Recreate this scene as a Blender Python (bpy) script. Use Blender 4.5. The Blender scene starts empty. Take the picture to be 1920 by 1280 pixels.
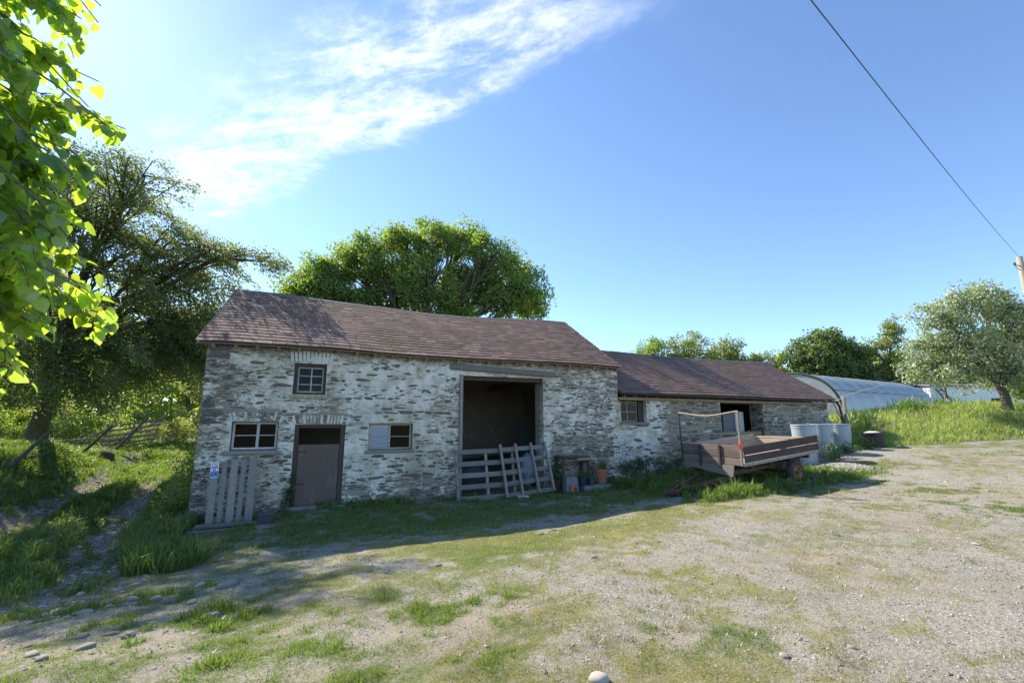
import bpy, math, random
import numpy as np
from mathutils import Vector, Matrix, Euler
R = math.radians
rng = np.random.default_rng(7)
random.seed(7)
SC = bpy.context.scene
COL = SC.collection

# ------------------------------------------------------------------ camera, sky, sun, exposure
cam_d = bpy.data.cameras.new('camera')
cam_d.lens = 16.0; cam_d.sensor_width = 36.0
cam_d.clip_start = 0.05; cam_d.clip_end = 3000
cam = bpy.data.objects.new('camera', cam_d); COL.objects.link(cam)
CAM = np.array([-.316, -12.31, 1.65])
cam.location = CAM
cam.rotation_euler = (R(90 + 10.17), 0, R(-23.7))
SC.camera = cam

SUN_AZ = -26.6      # degrees from +Y (into the barn), negative is towards -X
SUN_EL = 38.0
world = bpy.data.worlds.new('World'); SC.world = world
world.use_nodes = True
wt = world.node_tree
for n in list(wt.nodes): wt.nodes.remove(n)

def nd(nt, typ, ins=None, **props):
    n = nt.nodes.new(typ)
    for k, v in props.items(): setattr(n, k, v)
    if ins:
        for k, v in ins.items():
            s = n.inputs[k]
            if hasattr(v, 'links') or isinstance(v, bpy.types.NodeSocket): nt.links.new(v, s)
            else: s.default_value = v
    return n
def math_n(nt, op, a, b=None, clamp=False):
    n = nt.nodes.new('ShaderNodeMath'); n.operation = op; n.use_clamp = clamp
    for i, v in enumerate((a, b)):
        if v is None: continue
        if isinstance(v, bpy.types.NodeSocket): nt.links.new(v, n.inputs[i])
        else: n.inputs[i].default_value = v
    return n.outputs[0]
def mixc(nt, fac, a, b, blend='MIX'):
    n = nt.nodes.new('ShaderNodeMix'); n.data_type = 'RGBA'; n.blend_type = blend
    for i, v in ((0, fac), (6, a), (7, b)):
        if isinstance(v, bpy.types.NodeSocket): nt.links.new(v, n.inputs[i])
        elif i == 0: n.inputs[0].default_value = v
        else: n.inputs[i].default_value = (*v, 1) if len(v) == 3 else v
    return n.outputs[2]
def ramp(nt, fac, stops, interp='LINEAR'):
    n = nt.nodes.new('ShaderNodeValToRGB'); cr = n.color_ramp; cr.interpolation = interp
    while len(cr.elements) < len(stops): cr.elements.new(0.5)
    for e, (p, c) in zip(cr.elements, stops):
        e.position = p
        e.color = (c, c, c, 1) if isinstance(c, (int, float)) else (*c, 1)
    nt.links.new(fac, n.inputs[0])
    return n.outputs[0]
def smooth(nt, x, lo, hi):
    n = nt.nodes.new('ShaderNodeMapRange'); n.interpolation_type = 'SMOOTHSTEP'
    nt.links.new(x, n.inputs[0]); n.inputs[1].default_value = lo; n.inputs[2].default_value = hi
    return n.outputs[0]
def noise(nt, vec, scale, detail=4, rough=.55, dist=0.0):
    n = nd(nt, 'ShaderNodeTexNoise', {'Scale': scale, 'Detail': detail, 'Roughness': rough, 'Distortion': dist})
    if vec is not None: nt.links.new(vec, n.inputs['Vector'])
    return n.outputs[0]

sky = nd(wt, 'ShaderNodeTexSky', sky_type='NISHITA', sun_disc=False, sun_elevation=R(SUN_EL),
         sun_rotation=R(SUN_AZ), altitude=900, air_density=1.0, dust_density=0.24, ozone_density=4.6)
tc = nd(wt, 'ShaderNodeTexCoord')
sx = nd(wt, 'ShaderNodeSeparateXYZ', {0: tc.outputs['Generated']})
zc = math_n(wt, 'MAXIMUM', sx.outputs[2], 0.04)
px = math_n(wt, 'DIVIDE', sx.outputs[0], zc); py = math_n(wt, 'DIVIDE', sx.outputs[1], zc)
q = math_n(wt, 'ADD', math_n(wt, 'MULTIPLY', px, .83), math_n(wt, 'MULTIPLY', py, .55))
r_ = math_n(wt, 'ADD', math_n(wt, 'MULTIPLY', px, -.55), math_n(wt, 'MULTIPLY', py, .83))
# thin cirrus: a ragged band of fibres on a plane high above
cv = nd(wt, 'ShaderNodeCombineXYZ', {0: math_n(wt, 'MULTIPLY', q, 1.0), 1: math_n(wt, 'MULTIPLY', r_, .55), 2: 0.0})
cv2 = nd(wt, 'ShaderNodeCombineXYZ', {0: math_n(wt, 'ADD', math_n(wt, 'MULTIPLY', q, 2.3), math_n(wt, 'MULTIPLY', r_, .75)), 1: math_n(wt, 'SUBTRACT', math_n(wt, 'MULTIPLY', r_, .8), math_n(wt, 'MULTIPLY', q, .25)), 2: 3.0})
n_edge = noise(wt, cv.outputs[0], 3.0, 6, .62, .4)
n_fib = noise(wt, cv2.outputs[0], 3.6, 9, .66, .5)
n_fine = noise(wt, cv.outputs[0], 15.0, 8, .72, .3)
qe = math_n(wt, 'ADD', q, math_n(wt, 'MULTIPLY', math_n(wt, 'SUBTRACT', n_edge, .5), .55))
band = math_n(wt, 'MULTIPLY', smooth(wt, qe, .48, .74), math_n(wt, 'SUBTRACT', 1.0, smooth(wt, qe, .90, 1.06)))
band = math_n(wt, 'MULTIPLY', band, math_n(wt, 'SUBTRACT', 1.0, smooth(wt, r_, 2.0, 2.9)))
band = math_n(wt, 'MULTIPLY', band, smooth(wt, r_, .08, .62))
tex = math_n(wt, 'ADD', math_n(wt, 'MULTIPLY', n_fib, .62), math_n(wt, 'MULTIPLY', n_fine, .38))
tex = smooth(wt, tex, .38, .70)
cl = math_n(wt, 'MULTIPLY', band, math_n(wt, 'ADD', math_n(wt, 'MULTIPLY', tex, .82), .05), clamp=True)
skyc = mixc(wt, cl, sky.outputs[0], (5.3, 5.5, 5.8))
bg = nd(wt, 'ShaderNodeBackground', {'Color': skyc, 'Strength': 0.130})
wo = nd(wt, 'ShaderNodeOutputWorld', {'Surface': bg.outputs[0]})

sun_d = bpy.data.lights.new('sun', 'SUN'); sun_d.energy = 4.5; sun_d.angle = R(0.53); sun_d.color = (1.0, .90, .75)
sun = bpy.data.objects.new('sun', sun_d); COL.objects.link(sun)
sdir = Vector((math.sin(R(SUN_AZ)) * math.cos(R(SUN_EL)), math.cos(R(SUN_AZ)) * math.cos(R(SUN_EL)), math.sin(R(SUN_EL))))
sun.rotation_euler = sdir.to_track_quat('Z', 'Y').to_euler()
sun.location = sdir * 60

vs = SC.view_settings
SC.display_settings.display_device = 'sRGB'
vs.view_transform = 'Standard'; vs.look = 'None'; vs.gamma = 1.0; vs.use_curve_mapping = False
vs.exposure = 1.13
SC.render.engine = 'CYCLES'
SC.cycles.use_denoising = True
SC.cycles.max_bounces = 8; SC.cycles.diffuse_bounces = 3; SC.cycles.transmission_bounces = 6; SC.cycles.transparent_max_bounces = 8
SC.cycles.sample_clamp_indirect = 8.0
SC.cycles.use_adaptive_sampling = True

# ------------------------------------------------------------------ numeric noise and the terrain
def _hash(ix, iy, s):
    h = (ix.astype(np.int64) * 374761393 + iy.astype(np.int64) * 668265263 + s * 974634777) & 0xffffffff
    h = ((h ^ (h >> 13)) * 1274126177) & 0xffffffff
    return ((h ^ (h >> 16)) & 0xffff) / 65535.0
def vnoise(x, y, s=0):
    x = np.asarray(x, float); y = np.asarray(y, float)
    ix = np.floor(x); iy = np.floor(y); fx = x - ix; fy = y - iy
    fx = fx * fx * (3 - 2 * fx); fy = fy * fy * (3 - 2 * fy)
    a = _hash(ix, iy, s); b = _hash(ix + 1, iy, s); c = _hash(ix, iy + 1, s); d = _hash(ix + 1, iy + 1, s)
    return (a * (1 - fx) + b * fx) * (1 - fy) + (c * (1 - fx) + d * fx) * fy
def fbm(x, y, s=0, o=4, g=.5):
    t = 0; a = 1; n = 0
    for k in range(o):
        t = t + a * vnoise(np.asarray(x) * 2 ** k + 17.3 * k, np.asarray(y) * 2 ** k - 9.1 * k, s + k); n += a; a *= g
    return t / n
def sstep(x, a, b):
    t = np.clip((np.asarray(x, float) - a) / (b - a), 0, 1); return t * t * (3 - 2 * t)

CTRL = np.array([
 (-2.6,-.1,-.5),(-1.4,-.2,-.44),(0,-.2,-.34),(2,-.2,-.3),(4,-.2,-.34),(6,-.2,-.3),(7.8,-.3,-.2),(9.5,-.2,-.05),(12,-.2,.15),(15,-.1,.45),(18,-.1,.75),(19.8,0,.9),
 (-2.6,-3.3,-.42),(0,-4.5,-.28),(3,-4.5,-.28),(5,-4,-.22),(8.5,-3,-.08),(8,-5,0),(11.2,-4.1,.11),(12,-5.5,.15),(17.5,-1.6,.76),(15.5,-4.5,.48),
 (1,-9.3,0),(-2,-8,0),(4,-10.6,0),(0,-12.3,0),(-1.1,-5.6,-.25),(9.5,-9,.1),(15.2,-7.1,.4),(23.6,-4.6,.95),(20,-10,.6),(30,-11,1.2),(10,-15,.1),(-8,-14,0),(0,-20,0),(2,-6.5,-.12),
 (20.5,-3.0,.86),(20.3,1.8,1.5),(22.5,-.5,1.42),(24,-1.8,1.45),(27.5,-2.5,2.1),(26,-4.6,1.2),(24,4,1.7),(37,4,2.0),(34,-4,2.1),(45,5,2.2),
 (0,8,0),(8,8,.6),(16,8,1.3),(0,16,.2),(15,20,1.5),(30,20,2),(45,-10,2.2),(30,-20,1.2),
 (-2.7,-5.5,-.33),(-3.0,-3.85,-.4),(-3.7,-.9,-.42),(-4.6,4.7,-.3),(-5.4,12,-.2),(-6.5,18.6,0),(-5.5,-.1,-.35),(-5.8,2,-.32),(-6.1,5.6,-.25),(-7.1,11.5,-.15),
 (-2.9,3,-.25),(-2.8,6.6,-.15),(-9.1,9.5,.55),(-8.2,5.5,.42),(-9,2,.7),(-12,2,.7),(-12,12,.6),(-8.8,15.8,.3),(-10,22,.2),(-20,20,.3),(-15,5,.6),(-7.2,0,.35),(-8,-2,.6),(-6.9,2.5,.05),
 (-5,-6,-.12),(-8,-8,.25),(-14,-6,.6),(-25,0,.6),(-25,30,.3),(-7,30,.1),(10,35,1.0)])
def _tps_fit(P, lam=.03):
    n = len(P); d = np.hypot(P[:, None, 0] - P[None, :, 0], P[:, None, 1] - P[None, :, 1])
    K = np.where(d > 0, d * d * np.log(np.maximum(d, 1e-9)), 0) + lam * np.eye(n)
    Q = np.c_[np.ones(n), P[:, :2]]
    A = np.block([[K, Q], [Q.T, np.zeros((3, 3))]])
    return np.linalg.solve(A, np.r_[P[:, 2], 0, 0, 0])
_W = _tps_fit(CTRL)
def tz0(x, y):
    x = np.asarray(x, float); y = np.asarray(y, float); sh = np.broadcast(x, y).shape
    xf = np.broadcast_to(x, sh).ravel(); yf = np.broadcast_to(y, sh).ravel()
    xc = np.clip(xf, -30, 48); yc = np.clip(yf, -22, 36)
    out = np.empty(len(xf))
    for i in range(0, len(xf), 20000):
        a = xc[i:i + 20000]; b = yc[i:i + 20000]
        d2 = (a[:, None] - CTRL[None, :, 0]) ** 2 + (b[:, None] - CTRL[None, :, 1]) ** 2
        K = .5 * d2 * np.log(np.maximum(d2, 1e-12))
        out[i:i + 20000] = K @ _W[:-3] + _W[-3] + _W[-2] * a + _W[-1] * b
    far = sstep(np.hypot(xf - 3, yf), 38, 80)
    out = out * (1 - far) + .9 * far
    return out.reshape(sh)
def rut_r(y): return np.interp(y, [-7, -5.5, -3.85, -.9, 4.7, 12, 18.6, 30], [-2.4, -2.7, -3.0, -3.7, -4.6, -5.4, -6.5, -8.5])
def rut_l(y): return np.interp(y, [-7, -5.5, -3.85, -.1, 2, 5.6, 11.5, 18.6, 30], [-4.2, -4.5, -4.85, -5.5, -5.77, -6.2, -7.1, -8.3, -10.3])
def tz(x, y):
    x = np.asarray(x, float); y = np.asarray(y, float)
    z = tz0(x, y)
    # mossy lumps of the lane bank
    for (cx, cy, s, h) in ((-6.6, .6, .55, .42), (-7.2, 1.8, .6, .25), (-8.3, 8.3, .9, .35), (-7.9, 6.6, .7, .2), (-9.3, 9.8, .8, .25), (-7.4, -1.0, .7, .3), (-8.6, 12.5, .6, .25), (-7.3, 14.2, .5, .35)):
        z = z + h * np.exp(-((x - cx) ** 2 + (y - cy) ** 2) / (2 * s * s))
    lane = sstep(y, -6.5, -4) * (1 - sstep(y, 26, 34))
    for rf in (rut_r, rut_l):
        z = z - .07 * lane * np.exp(-((x - rf(y)) / .33) ** 2)
    near = 1 - sstep(np.hypot(x - 3, y + 4), 25, 40)
    z = z + near * ((fbm(x * .9, y * .9, 3, 3) - .5) * .07 + (fbm(x * 4, y * 4, 5, 3) - .5) * .025)
    return z
def bank_line(x): return np.interp(x, [16, 18.2, 20.5, 24.2, 40], [2, -1.1, -2.9, -4.1, -9.5])

# patches of green in the yard: x, y, radius x, radius y, strength, tone (0 fresh .. 1 straw)
BLOBS = []
BLOBS = [(.58,-7.92,.8,.5,.95,.15),(.03,-8.32,.5,.4,.8,.1),(-1.2,-7.04,.55,.6,1.15,0),(-2.69,-5.55,1.2,.42,1.1,0),(-.93,-8.25,.22,.2,1,.1),
 (-.27,-8.33,.28,.25,.9,.1),(1.63,-5.61,1.0,.35,.8,.4),(1.45,-7.68,.14,.1,1.2,0),(1.84,-8.04,.22,.2,.7,.4),(3.5,-7.87,.42,.4,.8,.8),
 (2.66,-9.36,.3,.2,1,.2),(4.21,-6.96,.4,.28,.8,.7),(5.23,-7.04,.35,.25,.75,.7),(12.4,-6.47,.9,.5,.95,.4),(11.31,-8.21,.5,.9,1,.25),
 (6.47,-3.95,1.6,.5,.9,.5),(9.82,-6.77,.5,.4,.8,.6),(10.6,-4.3,2.2,.8,1.1,.15),(4.24,-4.5,1.2,.5,.75,.6),(3.11,-8.68,.2,.12,.9,.3),(1.28,-8.87,.16,.14,.9,.5),
 (7.48,-6.0,.9,.4,.6,.8),(.12,-8.91,.36,.14,1,.2),(.9,-8.99,.32,.16,.9,.3),(15.3,-4.0,1.2,.7,.8,.4),(17.7,-5.1,1.6,.9,.75,.5),(20,-5.2,2,.9,.8,.45),
 (.3,-7.2,.7,.25,.7,.3),(-1.9,-6.4,.3,.3,.9,0),(2.2,-7.3,.5,.2,.45,.5),(6.2,-5.4,1.2,.3,.5,.8),(9,-5.2,1.1,.4,.75,.6),(2.4,-9.0,.35,.12,.8,.3),(1.9,-9.1,.3,.12,.6,.3)]

# ------------------------------------------------------------------ mesh helpers
OFF = {}
def mesh_np(name, V, F, mats=(), attrs=None, smooth_=False, mi=None):
    """V (n,3); F (m,k) array of equal-size faces, or a list of such arrays."""
    if not isinstance(F, list): F = [F]
    F = [np.asarray(f, np.int32) for f in F if len(f)]
    me = bpy.data.meshes.new(name)
    V = np.asarray(V, np.float32)
    me.vertices.add(len(V)); me.vertices.foreach_set('co', V.ravel())
    li = np.concatenate([f.ravel() for f in F]); cnt = np.concatenate([np.full(len(f), f.shape[1], np.int32) for f in F])
    me.loops.add(len(li)); me.loops.foreach_set('vertex_index', li)
    me.polygons.add(len(cnt))
    me.polygons.foreach_set('loop_start', np.r_[0, np.cumsum(cnt)[:-1]].astype(np.int32))
    if mi is not None: me.polygons.foreach_set('material_index', np.asarray(mi, np.int32))
    me.polygons.foreach_set('use_smooth', np.full(len(cnt), bool(smooth_)))
    for m in (mats if isinstance(mats, (list, tuple)) else [mats]): me.materials.append(m)
    if attrs:
        for k, v in attrs.items():
            a = me.attributes.new(k, 'FLOAT', 'POINT'); a.data.foreach_set('value', np.asarray(v, np.float32))
    me.update(calc_edges=True)
    return me

class MB:
    """collects shapes, in world coordinates"""
    def __init__(s): s.v = []; s.f = {}; s.n = 0
    def add(s, V, faces):
        V = np.asarray(V, float)
        for f in faces: s.f.setdefault(len(f), []).append(tuple(i + s.n for i in f))
        s.v.append(V); s.n += len(V); return s
    def addarr(s, V, F):
        F = np.asarray(F); s.f.setdefault(F.shape[1], []).extend(map(tuple, F + s.n)); s.v.append(np.asarray(V, float)); s.n += len(V); return s
    def hexa(s, P):
        return s.add(P, [(0,3,2,1),(4,5,6,7),(0,1,5,4),(1,2,6,5),(2,3,7,6),(3,0,4,7)])
    def box(s, lo, hi, M=None, jit=0, bev=0):
        x0,y0,z0 = lo; x1,y1,z1 = hi
        P = np.array([(x0,y0,z0),(x1,y0,z0),(x1,y1,z0),(x0,y1,z0),(x0,y0,z1),(x1,y0,z1),(x1,y1,z1),(x0,y1,z1)], float)
        if jit: P += rng.uniform(-jit, jit, P.shape)
        if bev:
            return s.bevbox(P, bev, M)
        if M is not None: P = P @ np.array(M.to_3x3()).T + np.array(M.translation)
        return s.hexa(P)
    def bevbox(s, P, b, M=None):
        # chamfered box from eight corners: each corner becomes three points
        P = np.asarray(P, float); nb = {0:(1,3,4),1:(0,2,5),2:(1,3,6),3:(0,2,7),4:(0,5,7),5:(1,4,6),6:(2,5,7),7:(3,4,6)}
        V = []; idx = {}
        faces = [(0,3,2,1),(4,5,6,7),(0,1,5,4),(1,2,6,5),(2,3,7,6),(3,0,4,7)]
        for fi, f in enumerate(faces):
            for k, i in enumerate(f):
                a = P[f[k-1]] - P[i]; c = P[f[(k+1) % 4]] - P[i]
                la = np.linalg.norm(a); lc = np.linalg.norm(c)
                idx[(fi, i)] = len(V); V.append(P[i] + a / la * min(b, la * .3) + c / lc * min(b, lc * .3))
        F = [tuple(idx[(fi, i)] for i in f) for fi, f in enumerate(faces)]
        ed = {}
        for fi, f in enumerate(faces):
            for k in range(4):
                a, c = f[k], f[(k+1) % 4]; ed.setdefault(tuple(sorted((a, c))), []).append((fi, a, c))
        for e, ((f0, a, c), (f1, _, _)) in ed.items(): F.append((idx[(f0, c)], idx[(f0, a)], idx[(f1, a)], idx[(f1, c)]))
        for i in range(8):
            fs = [fi for fi, f in enumerate(faces) if i in f]; t = [idx[(fi, i)] for fi in fs]
            n = np.cross(V[t[1]] - V[t[0]], V[t[2]] - V[t[0]])
            if n @ (P[i] - P.mean(0)) < 0: t = t[::-1]
            F.append(tuple(t))
        V = np.array(V)
        if M is not None: V = V @ np.array(M.to_3x3()).T + np.array(M.translation)
        return s.add(V, F)
    def bar(s, p0, p1, w, h, up=(0,0,1), bev=0, jit=0):
        p0 = np.array(p0, float); p1 = np.array(p1, float); d = p1 - p0; L = np.linalg.norm(d); d /= L
        u = np.array(up, float); sd = np.cross(d, u)
        if np.linalg.norm(sd) < 1e-3: sd = np.cross(d, (1, 0, 0))
        sd /= np.linalg.norm(sd); u = np.cross(sd, d)
        P = np.array([p + sd * a * w / 2 + u * b * h / 2 for b in (-1, 1) for (p, a) in ((p0, -1), (p1, -1), (p1, 1), (p0, 1))])
        if jit: P += rng.uniform(-jit, jit, P.shape)
        return s.bevbox(P[[0,3,2,1,4,7,6,5]], bev) if bev else s.hexa(P[[0,3,2,1,4,7,6,5]])
    def tube(s, pts, rad, n=8, cap=True):
        pts = np.asarray(pts, float); k = len(pts); rad = np.broadcast_to(rad, k)
        d = np.gradient(pts, axis=0); d /= np.maximum(np.linalg.norm(d, axis=1, keepdims=True), 1e-9)
        u = np.array((0, 0, 1.)) if abs(d[0] @ (0, 0, 1)) < .9 else np.array((1., 0, 0))
        V = []
        for i in range(k):
            u = u - d[i] * (u @ d[i]); u /= max(np.linalg.norm(u), 1e-9); w = np.cross(d[i], u)
            a = np.arange(n) * 2 * math.pi / n
            V.append(pts[i] + rad[i] * (np.cos(a)[:, None] * u + np.sin(a)[:, None] * w))
        V = np.concatenate(V)
        F = [(i*n+j, i*n+(j+1) % n, (i+1)*n+(j+1) % n, (i+1)*n+j) for i in range(k-1) for j in range(n)]
        if cap: F += [tuple(range(n))[::-1], tuple(range((k-1)*n, k*n))]
        return s.add(V, F)
    def lathe(s, prof, c, n=24, axis=None, cap=True):
        # prof: (radius, height) pairs about a vertical axis through c
        c = np.array(c, float); V = []
        ax = np.array(axis if axis is not None else (0, 0, 1), float); ax /= np.linalg.norm(ax)
        u = np.cross(ax, (1, 0, 0)); 
        if np.linalg.norm(u) < .1: u = np.cross(ax, (0, 1, 0))
        u /= np.linalg.norm(u); w = np.cross(ax, u)
        a = np.arange(n) * 2 * math.pi / n
        for r, h in prof: V.append(c + ax * h + r * (np.cos(a)[:, None] * u + np.sin(a)[:, None] * w))
        k = len(prof)
        F = [(i*n+j, i*n+(j+1) % n, (i+1)*n+(j+1) % n, (i+1)*n+j) for i in range(k-1) for j in range(n)]
        if cap: F += [tuple(range(n))[::-1], tuple(range((k-1)*n, k*n))]
        return s.add(np.concatenate(V), F)
    def data(s):
        return np.concatenate(s.v), [np.array(f) for f in s.f.values()]
    def build(s, name, mat, parent=None, smooth_=False, attrs=None):
        V, F = s.data()
        off = np.array(OFF.get(parent.name, (0, 0, 0))) if parent else np.zeros(3)
        me = mesh_np(name, V - off, F, mat, attrs, smooth_)
        return link(name, me, parent)
def link(name, me, parent=None):
    o = bpy.data.objects.new(name, me); COL.objects.link(o)
    if parent: o.parent = parent; OFF[o.name] = OFF.get(parent.name, (0, 0, 0))
    return o
def thing(name, label, cat, loc, group=None):
    o = bpy.data.objects.new(name, None); COL.objects.link(o); o.location = loc; o.empty_display_size = .2
    o['label'] = label; o['category'] = cat; o['kind'] = 'thing'
    if group: o['group'] = group
    OFF[o.name] = tuple(loc); return o
def tag(o, label, cat, group=None):
    o['label'] = label; o['category'] = cat; o['kind'] = 'thing'
    if group: o['group'] = group
    return o
def gz(x, y): return float(tz(np.array([x]), np.array([y]))[0])

# ------------------------------------------------------------------ materials
def new_mat(name):
    m = bpy.data.materials.new(name); m.use_nodes = True; nt = m.node_tree
    b = nt.nodes['Principled BSDF']; return m, nt, b
def pos(nt, scale=(1, 1, 1)):
    g = nd(nt, 'ShaderNodeNewGeometry'); mp = nd(nt, 'ShaderNodeMapping', {0: g.outputs['Position'], 3: scale}); return mp.outputs[0]
def opos(nt, scale=(1, 1, 1)):
    g = nd(nt, 'ShaderNodeTexCoord'); mp = nd(nt, 'ShaderNodeMapping', {0: g.outputs['Object'], 3: scale}); return mp.outputs[0]
def rnd(nt):
    g = nd(nt, 'ShaderNodeNewGeometry'); o = nd(nt, 'ShaderNodeObjectInfo')
    a = math_n(nt, 'ADD', g.outputs['Random Per Island'], o.outputs['Random'])
    return math_n(nt, 'FRACT', math_n(nt, 'MULTIPLY', a, 7.31))
def bump(nt, b, h, strength=.4, dist=.02):
    n = nd(nt, 'ShaderNodeBump', {'Strength': strength, 'Distance': dist, 'Height': h}); nt.links.new(n.outputs[0], b.inputs['Normal'])
def simple(name, col, rough=.7, var=.25, nscale=(6, 6, 6), bmp=.25, metal=0.0, col2=None, thresh=(.45, .7), spec=.4):
    """colour varied by noise and per piece, with a second colour as wear or dirt"""
    m, nt, b = new_mat(name); p = pos(nt, nscale)
    n1 = noise(nt, p, 1.0, 6, .65); n2 = noise(nt, p, 5.3, 5, .6)
    k = math_n(nt, 'ADD', math_n(nt, 'MULTIPLY', n1, .6), math_n(nt, 'MULTIPLY', n2, .4))
    r = rnd(nt)
    v = math_n(nt, 'ADD', math_n(nt, 'MULTIPLY', math_n(nt, 'SUBTRACT', k, .5), 2.6 * var), math_n(nt, 'MULTIPLY', math_n(nt, 'SUBTRACT', r, .5), var))
    v = math_n(nt, 'ADD', v, 1.0)
    c = nd(nt, 'ShaderNodeVectorMath', {0: (*col[:3],), 1: (1, 1, 1)}, operation='MULTIPLY')
    cv = nd(nt, 'ShaderNodeCombineXYZ', {0: v, 1: v, 2: v}); nt.links.new(cv.outputs[0], c.inputs[1])
    out = c.outputs[0]
    if col2 is not None:
        w = noise(nt, p, 1.7, 7, .7, .3); out = mixc(nt, smooth(nt, w, *thresh), out, col2)
    nt.links.new(out, b.inputs['Base Color'])
    b.inputs['Roughness'].default_value = rough; b.inputs['Metallic'].default_value = metal
    b.inputs['Specular IOR Level'].default_value = spec
    if bmp: bump(nt, b, k, bmp, .01)
    return m

def leaf_mat(name, col, trans, tfac=.45, var=.35, rough=.45, spec=.06, pale=None, palef=.2):
    m = bpy.data.materials.new(name); m.use_nodes = True; nt = m.node_tree
    for n in list(nt.nodes): nt.nodes.remove(n)
    g = nd(nt, 'ShaderNodeNewGeometry')
    n1 = noise(nt, pos(nt), .7, 3, .5)
    v = math_n(nt, 'ADD', 1 - var * .5, math_n(nt, 'MULTIPLY', g.outputs['Random Per Island'], var))
    v = math_n(nt, 'MULTIPLY', v, math_n(nt, 'ADD', .72, math_n(nt, 'MULTIPLY', n1, .56)))
    hs = nd(nt, 'ShaderNodeHueSaturation', {'Hue': math_n(nt, 'ADD', .485, math_n(nt, 'MULTIPLY', g.outputs['Random Per Island'], .03)), 'Value': v, 'Color': (*col, 1)})
    ht = nd(nt, 'ShaderNodeHueSaturation', {'Hue': math_n(nt, 'ADD', .485, math_n(nt, 'MULTIPLY', g.outputs['Random Per Island'], .03)), 'Value': v, 'Color': (*trans, 1)})
    cc, ct = hs.outputs[0], ht.outputs[0]
    if pale is not None:
        f = math_n(nt, 'GREATER_THAN', math_n(nt, 'FRACT', math_n(nt, 'MULTIPLY', g.outputs['Random Per Island'], 91.7)), 1 - palef)
        cc = mixc(nt, f, cc, pale); ct = mixc(nt, f, ct, pale)
    d = nd(nt, 'ShaderNodeBsdfDiffuse', {'Color': cc}); t = nd(nt, 'ShaderNodeBsdfTranslucent', {'Color': ct})
    mx = nd(nt, 'ShaderNodeMixShader', {0: tfac, 1: d.outputs[0], 2: t.outputs[0]})
    gl = nd(nt, 'ShaderNodeBsdfGlossy', {'Color': (1, 1, 1, 1), 'Roughness': rough})
    m2 = nd(nt, 'ShaderNodeMixShader', {0: spec, 1: mx.outputs[0], 2: gl.outputs[0]})
    nd(nt, 'ShaderNodeOutputMaterial', {'Surface': m2.outputs[0]})
    return m

M = {}
def wall_colour(nt, wash_bias, scale_pos):
    """flaking limewash over slate rubble and lime mortar; wash_bias is a socket or number, higher keeps more white"""
    p = pos(nt, scale_pos)
    n1 = noise(nt, p, 1.3, 7, .66, .3); n2 = noise(nt, p, 6.5, 7, .7, .4); n3 = noise(nt, p, 26, 5, .65)
    k = math_n(nt, 'ADD', math_n(nt, 'ADD', math_n(nt, 'MULTIPLY', n1, .34), math_n(nt, 'MULTIPLY', n2, .44)), math_n(nt, 'MULTIPLY', n3, .22))
    k = math_n(nt, 'ADD', k, wash_bias)
    big = noise(nt, pos(nt, (1, 1, .55)), .75, 5, .6, .6)
    white = smooth(nt, k, .465, .515)
    dirt = noise(nt, pos(nt, (1, 1, 1)), 2.3, 8, .7, .5)
    wc = ramp(nt, dirt, [(.30, (.33, .31, .225)), (.42, (.54, .515, .42)), (.54, (.76, .735, .65)), (.75, (.84, .815, .73))])
    wc = mixc(nt, math_n(nt, 'MULTIPLY', smooth(nt, n2, .52, .70), .45), wc, (.42, .42, .37))
    wc = mixc(nt, smooth(nt, big, .40, .66), wc, (.84, .80, .70), 'MULTIPLY')
    wc = mixc(nt, math_n(nt, 'MULTIPLY', smooth(nt, big, .56, .68), .5), wc, (.36, .35, .27))
    mor = ramp(nt, n3, [(.3, (.17, .148, .11)), (.5, (.31, .28, .215)), (.72, (.45, .41, .325))])
    return white, wc, mor, k, n3
def mk_wall(name, attr=True, bias=0.0):
    m, nt, b = new_mat(name)
    wb = bias
    if attr:
        at = nd(nt, 'ShaderNodeAttribute', attribute_name='wash'); wb = at.outputs['Fac']
    white, wc, mor, k, n3 = wall_colour(nt, wb, (1.0, 1.0, 2.3))
    nt.links.new(mixc(nt, white, mor, wc), b.inputs['Base Color'])
    b.inputs['Roughness'].default_value = .92; b.inputs['Specular IOR Level'].default_value = .15
    bump(nt, b, math_n(nt, 'ADD', math_n(nt, 'MULTIPLY', white, .5), n3), .7, .012)
    return m
M['wall'] = mk_wall('limewashed_wall')
def mk_stone(name, cols, washbias):
    m, nt, b = new_mat(name)
    r = rnd(nt)
    base = ramp(nt, r, [(i / (len(cols) - 1), c) for i, c in enumerate(cols)])
    white, wc, mor, k, n3 = wall_colour(nt, washbias, (1.0, 1.0, 2.3))
    n4 = noise(nt, pos(nt, (3, 3, 11)), 3.0, 6, .65)
    base = mixc(nt, smooth(nt, n4, .3, .75), base, mixc(nt, .55, base, (.36, .34, .30)))
    nt.links.new(mixc(nt, white, base, wc), b.inputs['Base Color'])
    b.inputs['Roughness'].default_value = .85; b.inputs['Specular IOR Level'].default_value = .25
    bump(nt, b, math_n(nt, 'ADD', n4, n3), .5, .012)
    return m
GREYS = [(.046,.043,.039), (.092,.079,.060), (.066,.060,.053), (.15,.122,.086), (.056,.046,.036), (.105,.097,.085)]
M['stone_dark'] = mk_stone('bare_slate_stone', GREYS, -.16)
M['stone_half'] = mk_stone('half_washed_stone', GREYS + [(.2,.17,.12)], -.015)
M['stone_white'] = mk_stone('limewashed_stone', [(.2,.19,.17), (.28,.26,.22), (.16,.155,.15)], .07)
M['stone_buff'] = mk_stone('mortar_washed_stone', [(.16,.14,.11), (.23,.2,.155), (.11,.1,.09), (.3,.27,.2), (.08,.075,.07)], -.10)
M['slate'] = None
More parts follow.
